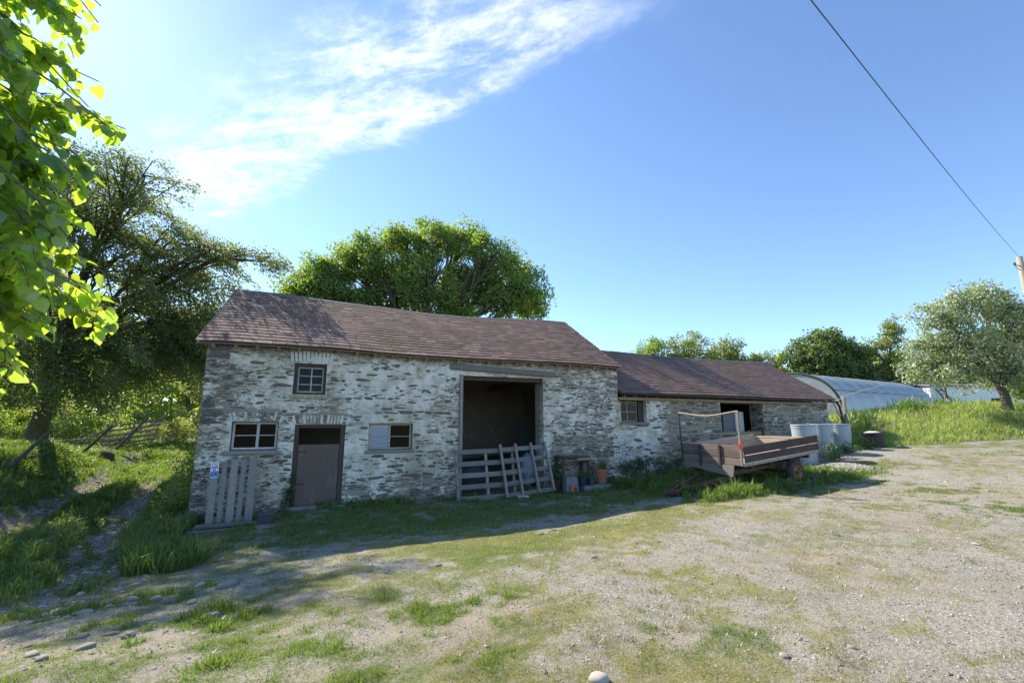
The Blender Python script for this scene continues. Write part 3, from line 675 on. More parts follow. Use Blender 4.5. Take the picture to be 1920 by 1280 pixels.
class Roof:
    def __init__(s, ye, ze, yr, zr, xl, xr, sag, wob=0):
        s.__dict__.update(locals()); s.th = math.atan2(zr - ze, yr - ye); s.L = math.hypot(zr - ze, yr - ye)
    def pt(s, t, d):
        """t 0..1 along the eaves, d distance up the slope"""
        f = d / s.L; x = (s.xl[0] * (1 - f) + s.xl[1] * f) * (1 - t) + (s.xr[0] * (1 - f) + s.xr[1] * f) * t
        dz = -s.sag * (math.sin(math.pi * min(max((t - .08) / .92, 0), 1)) ** 1.3) * (.12 + .88 * f) + s.wob * (float(vnoise(x * .55, f * 1.7 + 3, 9)) - .5)
        return np.array([x, s.ye + (s.yr - s.ye) * f, s.ze + (s.zr - s.ze) * f + dz])
    def build(s, parent, exposure, width, mat, seed, nparts=300, back_y=None):
        rg = np.random.default_rng(seed); off = np.array(OFF[parent.name])
        n = 30; ts = np.linspace(0, 1, n + 1); V = []; thick = .05
        yb = back_y if back_y is not None else 2 * s.yr - s.ye
        for t in ts:
            e = s.pt(t, 0); r = s.pt(t, s.L); b = np.array([e[0], yb, e[2]])
            V += [e + (0, .03, -.012), r + (0, 0, -.012), b, e + (0, .03, -thick), r + (0, 0, -thick - .02), b + (0, 0, -thick)]
        F = []
        for i in range(n):
            a = i * 6; c = a + 6
            F += [(a, c, c+1, a+1), (a+1, c+1, c+2, a+2), (a+3, a+4, c+4, c+3), (a+4, a+5, c+5, c+4), (a, a+3, c+3, c), (a+2, c+2, c+5, a+5)]
        for a in (0, n * 6): F += [(a, a+1, a+4, a+3), (a+1, a+2, a+5, a+4)]
        roof = link('roof', mesh_np('roof', np.array(V) - off, np.array(F), mat), parent)
        # slate shapes: thin slabs with a chipped or rounded tail
        sv = []
        for i in range(8):
            k = rg.uniform(-.03, .03, 4); c1, c2 = rg.uniform(0, .10, 2) * (rg.random(2) < .5)
            pts = np.array([(-.5 + c1, -.5), (.5 - c2, -.5 + k[1]), (.5, -.5 + c2 + k[1] + .02), (.5, .5), (-.5, .5), (-.5, -.5 + c1 + .02)])
            V_ = np.concatenate([np.c_[pts, np.full(6, -.5)], np.c_[pts, np.full(6, .5)]])
            sv.append((V_, np.array([(j, (j+1) % 6, 6 + (j+1) % 6, 6 + j) for j in range(6)]), np.array([(5,4,3,2,1,0), (6,7,8,9,10,11)])))
        mes = [mesh_np('slate', v[0], [v[1], v[2]], mat) for v in sv]
        sl = []; rows = int(round(s.L / exposure)); ex = s.L / rows
        for i in range(rows):
            d = i * ex - (.03 if i == 0 else 0) + rg.uniform(-.006, .006); Ln = min(ex * 1.75, s.L - d + .03)
            w0 = s.xr[0] - s.xl[0]; x = -(rg.uniform(0, .5) * width)
            while x < w0:
                w = width * rg.uniform(.72, 1.28); a, b = max(x, -.02), min(x + w, w0 + .02); x += w + .004
                if b - a < .05: continue
                t = (a + b) / 2 / w0
                if rg.random() < .004: continue
                sl.append((t, d + rg.normal(0, .004) - (rg.uniform(.02, .07) if rg.random() < .025 and i > 0 else 0), b - a - .003, Ln, rg.normal(0, .008), rg.normal(0, .0035), rg.normal(0, .004)))
        items = []
        for (t, d, w, Ln, rz, rx, ry) in sl:
            p = s.pt(t, d); p2 = s.pt(t, min(d + .3, s.L)); u = p2 - p; u[0] = 0; th = math.atan2(u[2], u[1])
            tdir = s.pt(min(t + .02, 1), d) - s.pt(max(t - .02, 0), d); roll = math.atan2(tdir[2], tdir[0])
            th2 = th - .062 + rx
            uu = np.array([0, math.cos(th2), math.sin(th2)]); nn_ = np.array([0, -math.sin(th), math.cos(th)])
            c = p + nn_ * .030 + uu * Ln / 2
            Mx = Matrix.Translation(Vector(c - off)) @ Euler((th2, -roll + ry, rz)).to_matrix().to_4x4() @ Matrix.Diagonal((w, Ln, .013, 1))
            items.append((w * Ln / camdist(c) ** 2, Mx))
        items.sort(key=lambda i_: -i_[0])
        for _, Mx in items[:nparts]:
            o = link('slate', mes[int(rg.integers(8))], roof); l_, q_, s_ = Mx.decompose(); o.location = l_; o.rotation_euler = q_.to_euler(); o.scale = s_
        Vs = []; F4 = []; F6 = []; n_ = 0
        for _, Mx in items[nparts:]:
            v, a, b = sv[int(rg.integers(8))]; A = np.array(Mx)
            Vs.append(v @ A[:3, :3].T + A[:3, 3]); F4.append(a + n_); F6.append(b + n_); n_ += 12
        o = link('slates', mesh_np('slates', np.concatenate(Vs), [np.concatenate(F4), np.concatenate(F6)], mat), roof); o['kind'] = 'stuff'
        return roof
    def ridge(s, roof, length, mat):
        n = int(round((s.xr[1] - s.xl[1]) / length)); off = np.array(OFF[roof.name])
        for i in range(n):
            a = s.pt(i / n, s.L); b = s.pt((i + 1) / n, s.L); mb = MB(); d = np.array((0, .17 * math.cos(s.th), -.17 * math.sin(s.th)))
            up = np.array((0, 0, .045 + rng.uniform(-.006, .006))); g = (b - a) * .006
            A, B = a + g + up, b - g + up; dl = d * (1, -1, 1)
            th = np.array((0, 0, .022))
            for (q0, q1) in ((dl, np.zeros(3)), (np.zeros(3), d)):
                P = [A + q0 - th, B + q0 - th, B + q1 - th, A + q1 - th, A + q0, B + q0, B + q1, A + q1]
                mb.hexa(np.array(P))
            mb.build('ridge_tile', mat, roof)

def window(parent, x0, x1, z0, z1, y, cols, rows, fw=.045, bw=.022, mat='frame', panes=None, tilt=None, sill=None, depth=.05):
    """a casement window: frame with glazing bars, each pane a piece of its own; cols is a list of bar positions (with widths)"""
    mb = MB()
    mb.box((x0, y, z0), (x1, y + depth, z0 + fw), bev=.004); mb.box((x0, y, z1 - fw), (x1, y + depth, z1), bev=.004)
    mb.box((x0, y + .002, z0 + fw), (x0 + fw, y + depth - .002, z1 - fw), bev=.004); mb.box((x1 - fw, y + .002, z0 + fw), (x1, y + depth - .002, z1 - fw), bev=.004)
    cs = [x0 + fw]; 
    for (c, w) in cols: mb.box((c - w / 2, y + .004, z0 + fw), (c + w / 2, y + depth - .004, z1 - fw), bev=.003); cs += [c - w / 2, c + w / 2]
    cs.append(x1 - fw); rs = [z0 + fw]
    for (r, w) in rows:
        for k in range(0, len(cs), 2): mb.box((cs[k], y + .008, r - w / 2), (cs[k + 1], y + depth - .008, r + w / 2), bev=.003)
        rs += [r - w / 2, r + w / 2]
    rs.append(z1 - fw)
    f = mb.build('window', M[mat], parent); i = 0
    for k in range(0, len(rs), 2):
        for j in range(0, len(cs), 2):
            p = MB(); p.box((cs[j] - .004, y + .022, rs[k] - .004), (cs[j + 1] + .004, y + .027, rs[k + 1] + .004))
            p.build('pane', M[(panes or {}).get(i, 'pane')], f); i += 1
    if sill:
        s_ = MB(); s_.box(sill[:3], sill[3:], jit=.008, bev=.012); s_.build('sill', M['sill'], f)
    return f

# ------------------------------------------------------------------ the tall barn
barn = thing('stone_barn', 'taller whitewashed stone barn with purple slate roof and wide open cart doorway', 'barn', (-2.58, 0, -.5))
OPN = [(-.74, 0.0, 2.34, 3.11), (-1.94, -.97, 1.03, 1.69), (-.62, .53, -.8, 1.62), (1.09, 2.22, .97, 1.65), (3.55, 6.12, -.8, 2.98)]
def wash_main(x, z):
    x = np.asarray(x, float); z = np.asarray(z, float)
    w = .022 + (fbm(x * .9, z * 1.3, 61, 3) - .5) * .20
    w = w - .10 * (1 - sstep(z, -.3, .55)) - .15 * sstep(z, 3.18, 3.5)
    w = w - .13 * (1 - sstep(x, -2.5, -1.75)) * sstep(z, 1.4, 2.4) - .13 * (1 - sstep(x, -2.6, -2.2))
    w = w - .24 * sstep(x, 6.2, 6.6) * (1 - sstep(x, 7.9, 8.6)) * (1 - sstep(z, .75, 1.35)) - .05 * sstep(x, 6.3, 7)
    w = w - .10 * np.exp(-((x + 1.45) / .6) ** 2 - ((z - 1.9) / .13) ** 2) - .09 * np.exp(-((x + .1) / .75) ** 2 - ((z - 1.82) / .1) ** 2)
    w = w + .07 * np.exp(-((x - 1.65) / .8) ** 2 - ((z - 1.3) / .45) ** 2) + .05 * np.exp(-((x - 1.3) / 1.2) ** 2 - ((z - 2.9) / .35) ** 2)
    return w
def pick_main(x, z, rg):
    w = float(wash_main(x, z)) + rg.normal(0, .03)
    pd = np.clip(.31 - w * 2.0, .11, .64)
    u = rg.random()
    if u < pd: return 'stone_dark', rg.uniform(.012, .034)
    if u < pd + np.clip(.34 - w * 1.2, .2, .46): return 'stone_half', rg.uniform(.010, .026)
    return 'stone_white', rg.uniform(.002, .012)
front = wall_grid('front_wall', barn, -2.58, 8.86, -.95, 3.52, 0.0, .55, OPN, wash_main)
KEEP = [(-.84, .10, 3.12, 3.44), (-.84, .10, 2.22, 2.36), (-1.98, -.93, 1.69, 1.92), (-.66, .57, 1.62, 1.87), (3.2, 6.55, 2.97, 3.3), (-2.05, -.9, .94, 1.05), (1.0, 2.3, .9, 1.0)]
st = gen_stones(-2.58, 8.86, -.62, 3.46, 0.0, OPN + KEEP, pick_main, (.032, .085), 5, .14, (1.5, 4.8))
# large footing stones along the base
rg = np.random.default_rng(4)
x = -2.5
while x < 8.7:
    L = rg.uniform(.25, .5)
    if not (-.75 < x + L / 2 < .65 or 3.3 < x + L / 2 < 6.3): st.append((x + L / 2, -.02, gz(x, -.15) + rg.uniform(.08, .2), L, rg.uniform(.03, .07), rg.uniform(.16, .26), 'stone_half' if rg.random() < .6 else 'stone_dark', rg.uniform(-.1, .1)))
    x += L + rg.uniform(.02, .3)
# corner stones
z = -.6
while z < 3.4:
    h = rg.uniform(.12, .24); L = rg.uniform(.25, .5); st.append((-2.58 + L / 2 + rg.uniform(-.015, .02), -.002, z + h / 2, L, .03, h * .95, 'stone_half' if rg.random() < .65 else 'stone_dark', rg.uniform(-.03, .03))); z += h
z = -.3
while z < 3.35:
    h = rg.uniform(.08, .18); L = rg.uniform(.2, .4); st.append((8.86 - L / 2, -.002, z + h / 2, L, .02, h * .95, 'stone_half' if rg.random() < .6 else 'stone_white', rg.uniform(-.03, .03))); z += h
lay_stones(front, st, 300)
# arches and sills of brick and thin stone
def arch(x0, x1, z, h, n, mats, sp=.0, tip=.25, proud=.03, parent=front):
    w = (x1 - x0) / n
    for i in range(n):
        cx = x0 + (i + .5) * w; f = (i + .5) / n * 2 - 1
        mb = MB(); hh = h * rng.uniform(.88, 1.05); ww = w * rng.uniform(.62, .86) * .5
        Mx = Matrix.Translation((cx + f * tip * .06, -proud * rng.uniform(.6, 1.1), z + sp * (1 - f * f))) @ Matrix.Rotation(f * tip, 4, 'Y')
        mb.box((-ww, 0, 0), (ww, .12, hh), M=Mx, bev=.008); mb.build('brick', M[mats[int(rng.integers(len(mats)))]], parent)
arch(-.82, .10, 3.125, .26, 11, ['brick_white'] * 9 + ['brick'], .02, .16)
arch(-1.97, -.92, 1.70, .20, 15, ['stone_half', 'stone_half', 'brick_white', 'stone_white'], .015, .30, .016)
arch(-.66, .58, 1.63, .20, 17, ['stone_half', 'stone_white', 'stone_white', 'stone_white', 'stone_half', 'brick_white', 'brick_red'], .02, .26, .014)
for i in range(6):
    mb = MB(); x = -.80 + i * .145; mb.box((x, -.055, 2.245), (x + .135, .1, 2.325), jit=.005, bev=.008); mb.build('brick', M['brick'], front)
# hidden sides: back, gables, floor
mb = MB(); mb.box((-2.58, 6.05, -1.0), (8.86, 6.6, 3.5)); mb.build('back_wall', M['inner_wall'], barn)
for gx_ in (-2.58, 8.86 - .5):
    mb = MB(); P = [(gx_, .55, -1), (gx_, 6.05, -1), (gx_, 6.05, 3.62), (gx_, 3.3, 5.42), (gx_, .55, 3.62)]
    V = np.array(P + [(x + .5, y, z) for x, y, z in P]); n = 5
    mb.add(V, [(4,3,2,1,0), (5,6,7,8,9)] + [(j, (j+1) % n, n + (j+1) % n, n + j) for j in range(n)]); mb.build('gable_wall', M['inner_wall'], barn)
mb = MB(); mb.box((-2.08, .56, -.9), (8.3, 6.04, -.28)); mb.build('floor', M['earth'], barn)
ROOF1 = Roof(-.23, 3.47, 3.3, 5.64, (-2.77, -2.62), (8.88, 8.87), .17, .06)
roof1 = ROOF1.build(barn, .205, .29, M['slate'], 3, 300)
ROOF1.ridge(roof1, .46, M['ridge'])
# rafters seen under the eaves and roof timbers inside
for i in range(26):
    x = -2.45 + i * .448; e = ROOF1.pt((x + 2.77) / 11.65, .04); r = ROOF1.pt((x + 2.77) / 11.65, ROOF1.L * .98)
    mb = MB(); mb.bar(e - (0, 0, .115), r - (0, 0, .14), .07, .10); mb.build('rafter', M['inner_wood'], barn)
for x in (1.2, 3.1, 6.6):
    mb = MB(); mb.box((x, .5, 2.95), (x + .16, 6.1, 3.15), jit=.01, bev=.015); mb.build('beam', M['inner_wood'], barn)
# loft boards inside over the left half
mb = MB(); mb.box((-2.08, .56, 1.95), (3.05, 6.04, 2.05)); mb.build('loft_floor', M['inner_wood'], barn)
# timber lintels and jamb of the cart doorway
mb = MB(); mb.bar((3.2, -.03, 3.21), (6.54, -.035, 3.115), .14, .16, bev=.015, jit=.012); mb.build('lintel', M['old_wood'], barn)
mb = MB(); mb.box((3.35, .10, 2.86), (6.3, .5, 2.985), jit=.012, bev=.012); mb.build('lintel', M['dark_wood'], barn)
mb = MB(); mb.bar((3.535, -.03, -.33), (3.52, -.03, 3.0), .10, .09, bev=.01); mb.build('door_jamb', M['old_wood_v'], barn)
# windows and stable door
window(barn, -1.92, -.99, 1.05, 1.675, .10, [(-1.40, .06)], [(1.37, .022)], .045, mat='frame', sill=(-2.03, -.07, .945, -.92, .14, 1.035))
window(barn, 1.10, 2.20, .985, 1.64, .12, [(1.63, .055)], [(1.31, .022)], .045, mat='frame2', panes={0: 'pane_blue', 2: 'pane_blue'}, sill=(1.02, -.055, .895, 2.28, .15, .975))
window(barn, -.655, -.055, 2.40, 3.03, .16, [(-.34, .026)], [(2.60, .02), (2.81, .02)], .035, mat='frame')
mb = MB()
for a, b in (((-.74, .06, 2.34), (-.66, .24, 3.11)), ((-.05, .06, 2.34), (0, .24, 3.11)), ((-.66, .06, 3.035), (-.05, .24, 3.11)), ((-.66, .06, 2.34), (-.05, .24, 2.395))): mb.box(a, b, jit=.004)
mb.build('window_surround', M['dark_wood'], barn)
mb = MB()
for a, b in (((-.62, .03, -.3), (-.52, .2, 1.62)), ((.42, .03, -.3), (.53, .2, 1.62)), ((-.52, .03, 1.53), (.42, .2, 1.62))): mb.box(a, b, jit=.006, bev=.01)
mb.build('door_frame', M['dark_wood'], barn)
mb = MB(); mb.box((-.515, .055, -.27), (.415, .095, 1.14), bev=.006); dr = mb.build('door', M['door'], barn)
mb = MB(); mb.box((-.513, .047, -.27), (.413, .056, .03), bev=.004); mb.build('kick_board', M['door'], dr)
for zz in (.2, .95):
    mb = MB(); mb.box((-.51, .04, zz), (-.33, .056, zz + .045), bev=.003); mb.build('hinge', M['rust'], dr)
mb = MB(); mb.box((-.7, -.16, -.45), (.62, .2, -.285), jit=.02, bev=.03); mb.build('threshold', M['sill'], barn)

# ------------------------------------------------------------------ the lower range
low = thing('stone_outbuilding', 'lower stone cowshed with slate roof and gutter adjoining the tall barn', 'barn', (8.95, .1, 0))
OP2 = [(9.04, 10.1, 1.68, 2.40), (13.5, 15.75, -.5, 2.39)]
def wash_low(x, z):
    x = np.asarray(x, float); z = np.asarray(z, float)
    w = -.055 + (fbm(x * .8, z * 1.2, 71, 3) - .5) * .16
    w = w + .13 * (1 - sstep(x, 10.2, 11.4)) - .04 * sstep(x, 11, 12.2) * (1 - sstep(z, 1.2, 1.9))
    return w
def pick_low(x, z, rg):
    w = float(wash_low(x, z)) + rg.normal(0, .03)
    if x < 10.9:
        u = rg.random(); pd = np.clip(.3 - w * 2, .1, .7)
        return ('stone_dark' if u < pd else 'stone_half' if u < pd + .3 else 'stone_white'), rg.uniform(.006, .026)
    u = rg.random()
    if u < .40: return 'stone_dark', rg.uniform(.012, .034)
    if u < .66: return 'stone_half', rg.uniform(.010, .026)
    return 'stone_buff', rg.uniform(.006, .024)
lf = wall_grid('front_wall', low, 8.9, 19.66, -.5, 2.47, .1, .6, OP2, wash_low)
st = gen_stones(8.95, 19.66, -.15, 2.42, .1, OP2, pick_low, (.045, .115), 15)
z = .5
while z < 2.4:
    h = rg.uniform(.10, .2); L = rg.uniform(.3, .6); st.append((19.66 - L / 2, .098, z + h / 2, L, .03, h * .95, 'stone_dark' if rg.random() < .6 else 'stone_half', 0)); z += h
lay_stones(lf, st, 300)
# the deep right reveal of its doorway is stone too
rs = []
z = .3
while z < 2.36:
    h = rg.uniform(.09, .2); y = .13
    while y < .66:
        L = rg.uniform(.18, .35); b = min(y + L, .69)
        if b - y > .07: rs.append((y, b, z, h))
        y = b + .02
    z += h + .015
for (y0, y1, z0, h) in rs:
    o = link('stone', stone_mesh(int(rng.integers(12))), lf); o.location = np.array((15.75, (y0 + y1) / 2, z0 + h / 2)) - np.array(OFF[lf.name])
    o.rotation_euler = (0, 0, R(-90)); o.scale = (y1 - y0, .02, h); o.material_slots[0].link = 'OBJECT'; o.material_slots[0].material = M[['stone_dark', 'stone_buff', 'stone_half'][int(rng.integers(3))]]
mb = MB(); mb.box((8.87, 5.3, -.5), (19.66, 5.85, 2.5)); mb.build('back_wall', M['inner_wall'], low)
mb = MB(); P = [(19.16, .7, -.3), (19.16, 5.3, -.3), (19.16, 5.3, 2.6), (19.16, 2.9, 4.3), (19.16, .7, 2.75)]
V = np.array(P + [(x + .5, y, z) for x, y, z in P]); n = 5
mb.add(V, [(4,3,2,1,0), (5,6,7,8,9)] + [(j, (j+1) % n, n + (j+1) % n, n + j) for j in range(n)]); mb.build('gable_wall', M['inner_wall'], low)
mb = MB(); mb.box((8.9, .71, -.4), (19.15, 5.29, .35)); mb.build('floor', M['earth'], low)
ROOF2 = Roof(-.12, 2.63, 2.84, 4.50, (8.91, 8.91), (19.93, 19.85), .05, .03)
roof2 = ROOF2.build(low, .19, .27, M['slate2'], 8, 300, back_y=5.9)
ROOF2.ridge(roof2, .46, M['ridge'])
for i in range(24):
    x = 9.1 + i * .46; e = ROOF2.pt((x - 8.91) / 11, .05)
    mb = MB(); mb.bar(e - (0, .0, .10), e + (0, 1.2, 1.2 * math.tan(ROOF2.th) - .10), .06, .09); mb.build('rafter', M['plate_wood'], low)
mb = MB(); mb.box((8.93, .02, 2.405), (13.2, .16, 2.50), jit=.008, bev=.01); mb.build('wall_plate', M['plate_wood'], low)
mb = MB(); mb.box((13.21, .03, 2.392), (19.6, .18, 2.495), jit=.008, bev=.01); mb.build('wall_plate', M['plate_wood'], low)
# gutter: a half-round trough, and its downpipe at the far end
pts = []; g0 = np.array((8.95, -.17, 2.60)); g1 = np.array((19.97, -.17, 2.555)); V = []; n = 9
for k, c in enumerate((g0, g1)):
    for r_o in (.062, .052):
        for a in np.linspace(math.pi, 2 * math.pi, n): V.append(c + (0, math.cos(a) * r_o, math.sin(a) * r_o))
F = []
for j in range(n - 1):
    F += [(j, j+1, 2*n+j+1, 2*n+j), (n+j+1, n+j, 3*n+j, 3*n+j+1), (j+1, j, n+j, n+j+1), (2*n+j, 2*n+j+1, 3*n+j+1, 3*n+j)]
F += [(0, 2*n, 3*n, n), (n-1, 2*n-1, 4*n-1, 3*n-1)]
mb = MB(); mb.add(np.array(V), F); gt = mb.build('gutter', M['black_plastic'], low)
for i in range(12):
    x = 9.3 + i * .93; mb = MB(); mb.box((x, -.245, 2.49), (x + .03, -.10, 2.525)); mb.build('gutter_bracket', M['black_plastic'], gt)
mb = MB(); mb.tube([(19.9, -.17, 2.53), (19.91, -.17, 2.46), (19.98, -.2, 2.36), (20.0, -.28, 1.6), (20.0, -.33, gz(20, -.33) + .05)], .045, 10); mb.build('downpipe', M['black_plastic'], low)
mb = MB(); mb.tube([(19.76, -.1, 2.5), (19.78, -.12, 2.42), (19.98, -.3, 1.55)], .016, 6); mb.build('overflow_pipe', M['black_plastic'], low)
window(low, 9.06, 9.86, 1.70, 2.37, .32, [(9.46, .026)], [(2.03, .02)], .032, mat='frame2', sill=(9.0, .03, 1.60, 10.14, .34, 1.685))
mb = MB(); mb.box((9.88, .26, 1.70), (10.08, .31, 2.37), jit=.006); mb.build('window_board', M['dark_wood'], low)
mb = MB(); mb.box((9.02, .06, 2.395), (10.14, .2, 2.404)); mb.build('lintel', M['dark_wood'], low)
for k in range(4):
    mb = MB(); x = 9.72 + k * .1; mb.box((x, .052, 1.545), (x + .09, .16, 1.597), jit=.004, bev=.006); mb.build('brick', M['brick_red'], lf)
# ------------------------------------------------------------------ tipping trailer
def frame_of(c, a, n):
    a = np.array(a, float); n = np.array(n, float); c = np.array(c, float)
    return lambda u, v, z: c + a * u + n * v + np.array((0, 0, z))
TA = np.array((.9983, .0576, 0)); TN = np.array((-.0576, .9983, 0)); TC = np.array((9.33, -4.20, 0))
TS = .083
def TP(a, n, z): return TC + TA * a + TN * n + np.array((0, 0, .655 + TS * a + z))
trailer = thing('farm_trailer', 'old two wheeled wooden farm trailer tipped nose down on its drawbar', 'trailer', TC + (0, 0, .1))
TL, TW = 3.08, 1.84
def slab(name, mat, P0, P1, parent=trailer, bev=.008, jit=.004):
    (a0, n0, z0), (a1, n1, z1) = P0, P1
    P = np.array([TP(a0,n0,z0), TP(a1,n0,z0), TP(a1,n1,z0), TP(a0,n1,z0), TP(a0,n0,z1), TP(a1,n0,z1), TP(a1,n1,z1), TP(a0,n1,z1)])
    P = P + rng.uniform(-jit, jit, P.shape)
    mb = MB(); mb.bevbox(P, bev); return mb.build(name, M[mat], parent)
for i in range(8): slab('floor_plank', 'trailer_in', (.0, i * TW / 8 + .004, -.035), (TL, (i + 1) * TW / 8 - .004, -.005))
slab('edge_rail', 'post_wood', (.0, -.035, -.045), (TL, -.003, .03)); slab('edge_rail', 'old_wood', (.0, TW + .003, -.045), (TL, TW + .035, .03))
for k, (z0, z1) in enumerate(((.036, .215), (.228, .425))):
    slab('side_plank', 'trailer_side', (.03, -.028, z0), (TL - .01, -.004, z1)); slab('side_plank', 'trailer_in', (.03, TW + .004, z0), (TL - .01, TW + .028, z1))
for k, (z0, z1) in enumerate(((-.02, .145), (.155, .30), (.31, .46))):
    slab('headboard_plank', 'trailer_front', (-.03, .0, z0), (-.004, TW, z1))
for k, (z0, z1) in enumerate(((.0, .15), (.157, .285), (.292, .36))):
    slab('tailboard_plank', 'trailer_in', (TL + .004, .0, z0), (TL + .03, TW, z1))
for n_ in (.62, 1.22): slab('batten', 'dark_wood', (-.075, n_ - .035, -.1), (-.032, n_ + .035, .47))
slab('tailboard_bracket', 'dark_wood', (TL - .05, .95, .0), (TL + .002, 1.2, .12))
slab('corner_post', 'post_wood', (TL - .012, -.06, -.03), (TL + .035, -.03, .42)); slab('corner_post', 'post_wood', (TL - .012, TW + .03, -.03), (TL + .035, TW + .06, .40))
# cage over the headboard: two uprights and a sagging pipe
for n_, top in ((-.01, 1.29), (TW - .02, 1.29)):
    mb = MB(); mb.bar(TP(-.055, n_, -.02), TP(-.06, n_ + (.01 if n_ < 1 else .03), top), .05 if n_ < 1 else .03, .05 if n_ < 1 else .03, up=(1, 0, 0), bev=.006); mb.build('upright', M['cage_wood' if n_ < 1 else 'cable'], trailer)
pts = []
for k in range(13):
    f = k / 12; pts.append(TP(-.06, -.01 + f * (TW + .03), 1.285 - .10 * math.sin(math.pi * f) ** 1.5 + .0 * f))
mb = MB(); mb.tube(pts, .022, 8); mb.build('top_pipe', M['post_wood'], trailer)
# chassis, board under the nose, drawbar, axle
for n_ in (.34, 1.50): slab('chassis_rail', 'rust', (-.02, n_ - .035, -.27), (2.75, n_ + .035, -.15))
for a_ in (.35, 1.1, 1.9, 2.7): slab('cross_member', 'dark_wood', (a_, .05, -.148), (a_ + .07, TW - .05, -.04))
mb = MB(); P = np.array([TP(-.055, .27, -.30), TP(-.03, .27, -.30), TP(-.03, 1.72, -.12), TP(-.055, 1.72, -.12), TP(-.055, .22, -.024), TP(-.03, .22, -.024), TP(-.03, 1.76, -.024), TP(-.055, 1.76, -.024)])
mb.bevbox(P, .006); mb.build('nose_board', M['old_wood'], trailer)
tip = TC + TA * -1.42 + TN * .92; tipz = gz(tip[0], tip[1]) + .10; tip = np.array((tip[0], tip[1], tipz))
for n_ in (.45, 1.39):
    mb = MB(); mb.bar(TP(.2, n_, -.33), tip + TN * (.05 if n_ > 1 else -.05), .07, .11, bev=.008); mb.build('drawbar', M['rust'], trailer)
ht = MB(); ht.bar(tip - TA * -.12, tip - TA * .16 - (0, 0, .01), .13, .10, bev=.01); hb = ht.build('hitch', M['rust'], trailer)
ht = MB(); ax = []; 
for k in range(13): a_ = k / 12 * 2 * math.pi; ax.append(tip - TA * (.23 - .07 * math.cos(a_)) + TN * .07 * math.sin(a_))
ht.tube(ax, .02, 6); ht.build('ring', M['rust'], hb)
WZ = gz(*(TC + TA * 1.86)[:2]) + .295
def wheel(n_, sgn):
    c = TC + TA * 1.86 + TN * n_; c = np.array((c[0], c[1], WZ)); axd = TN * sgn   # axis points outwards
    prof = [(.165, -.075), (.20, -.088), (.255, -.092), (.285, -.075), (.30, -.045), (.304, 0), (.30, .045), (.285, .075), (.255, .092), (.20, .088), (.165, .075)]
    mb = MB(); mb.lathe(prof, c, 32, axd, cap=False)
    # tread blocks
    ty = mb.build('wheel', M['tyre'], trailer, True)
    mb = MB(); mb.lathe([(.172, -.07), (.172, .05), (.182, .075), (.172, .082), (.150, .06), (.145, .02), (.10, .012), (.085, .035), (.05, .04), (.045, .015), (.0, .012)], c, 28, axd, cap=False); mb.build('rim', M['rim'], ty, True)
    mb = MB(); mb.lathe([(.05, .03), (.046, .085), (.03, .10), (.0, .102)], c, 16, axd, cap=False); mb.build('hub', M['rust'], ty, True)
    u = TA; w = np.array((0, 0, 1.0))
    mb = MB()
    for k in range(5):
        a_ = k / 5 * 2 * math.pi + .3; q_ = c + axd * .03 + .072 * (math.cos(a_) * u + math.sin(a_) * w); mb.lathe([(.010, 0), (.010, .018), (.0, .02)], q_, 6, axd, cap=False)
    mb.build('wheel_nuts', M['rust'], ty)
    mb = MB()
    for k in range(36):
        a_ = k / 36 * 2 * math.pi; d = math.cos(a_) * u + math.sin(a_) * w; tg = -math.sin(a_) * u + math.cos(a_) * w
        for s_ in (-1, 1):
            p0 = c + d * .301 + axd * s_ * .012 + tg * .006; p1 = c + d * .296 + axd * s_ * .07 - tg * .012; mb.bar(p0, p1, .026, .014, up=d)
    mb.build('tread', M['tyre'], ty)
wheel(-.07, -1); wheel(1.91, 1)
mb = MB(); p0 = TC + TA * 1.86 + TN * -.05; p1 = TC + TA * 1.86 + TN * 1.89; mb.tube([(p0[0], p0[1], WZ), (p1[0], p1[1], WZ)], .04, 10); mb.build('axle', M['rust'], trailer)
for n_ in (.34, 1.5):
    c = TC + TA * 1.86 + TN * n_; zt = .655 + TS * 1.86 - .27
    mb = MB(); mb.hexa(np.array([(c + TA * a_ + TN * b_) * (1, 1, 0) + (0, 0, z_) for z_ in (WZ, zt) for a_, b_ in ((-.12, -.03), (.12, -.03), (.12, .03), (-.12, .03))])); mb.build('axle_block', M['dark_wood'], trailer)
def rag(name, p, h, w, d, label, cat, group=None):
    """a scrap of limp orange cloth: a folded, tapering strip with some thickness"""
    p = np.array(p, float); V = []; n = 6
    for k in range(n):
        f = k / (n - 1); ww = w * (.35 + .9 * math.sin(math.pi * min(f * .9 + .12, 1)) ** .8)
        for j, s_ in enumerate((-1, -.3, .4, 1)):
            V.append(p + np.array(d) * s_ * ww / 2 + np.array((-d[1], d[0], 0)) * (.02 * math.sin(3 * f + 2 * j) ) + np.array((0, 0, -h * f + .01 * j)))
    V = np.array(V); V2 = V + np.array((-d[1], d[0], 0)) * .008; N = len(V); F = []
    for k in range(n - 1):
        for j in range(3):
            a = k * 4 + j; F += [(a, a+1, a+5, a+4), (N+a+1, N+a, N+a+4, N+a+5)]
        F += [(k*4, k*4+4, N+k*4+4, N+k*4), (k*4+3, N+k*4+3, N+k*4+7, k*4+7)]
    F += [(0, N, N+1, 1), (1, N+1, N+2, 2), (2, N+2, N+3, 3), (N-4, N-3, 2*N-3, 2*N-4), (N-3, N-2, 2*N-2, 2*N-3), (N-2, N-1, 2*N-1, 2*N-2)]
    mb = MB(); mb.add(np.concatenate([V, V2]), F); o = mb.build(name, M["orange"], None); tag(o, label, cat, group); return o
rag('orange_rag', TP(-.10, -.06, .56), .22, .13, (.95, .3, 0), 'orange rag tied to the upright of the trailer', 'rag')
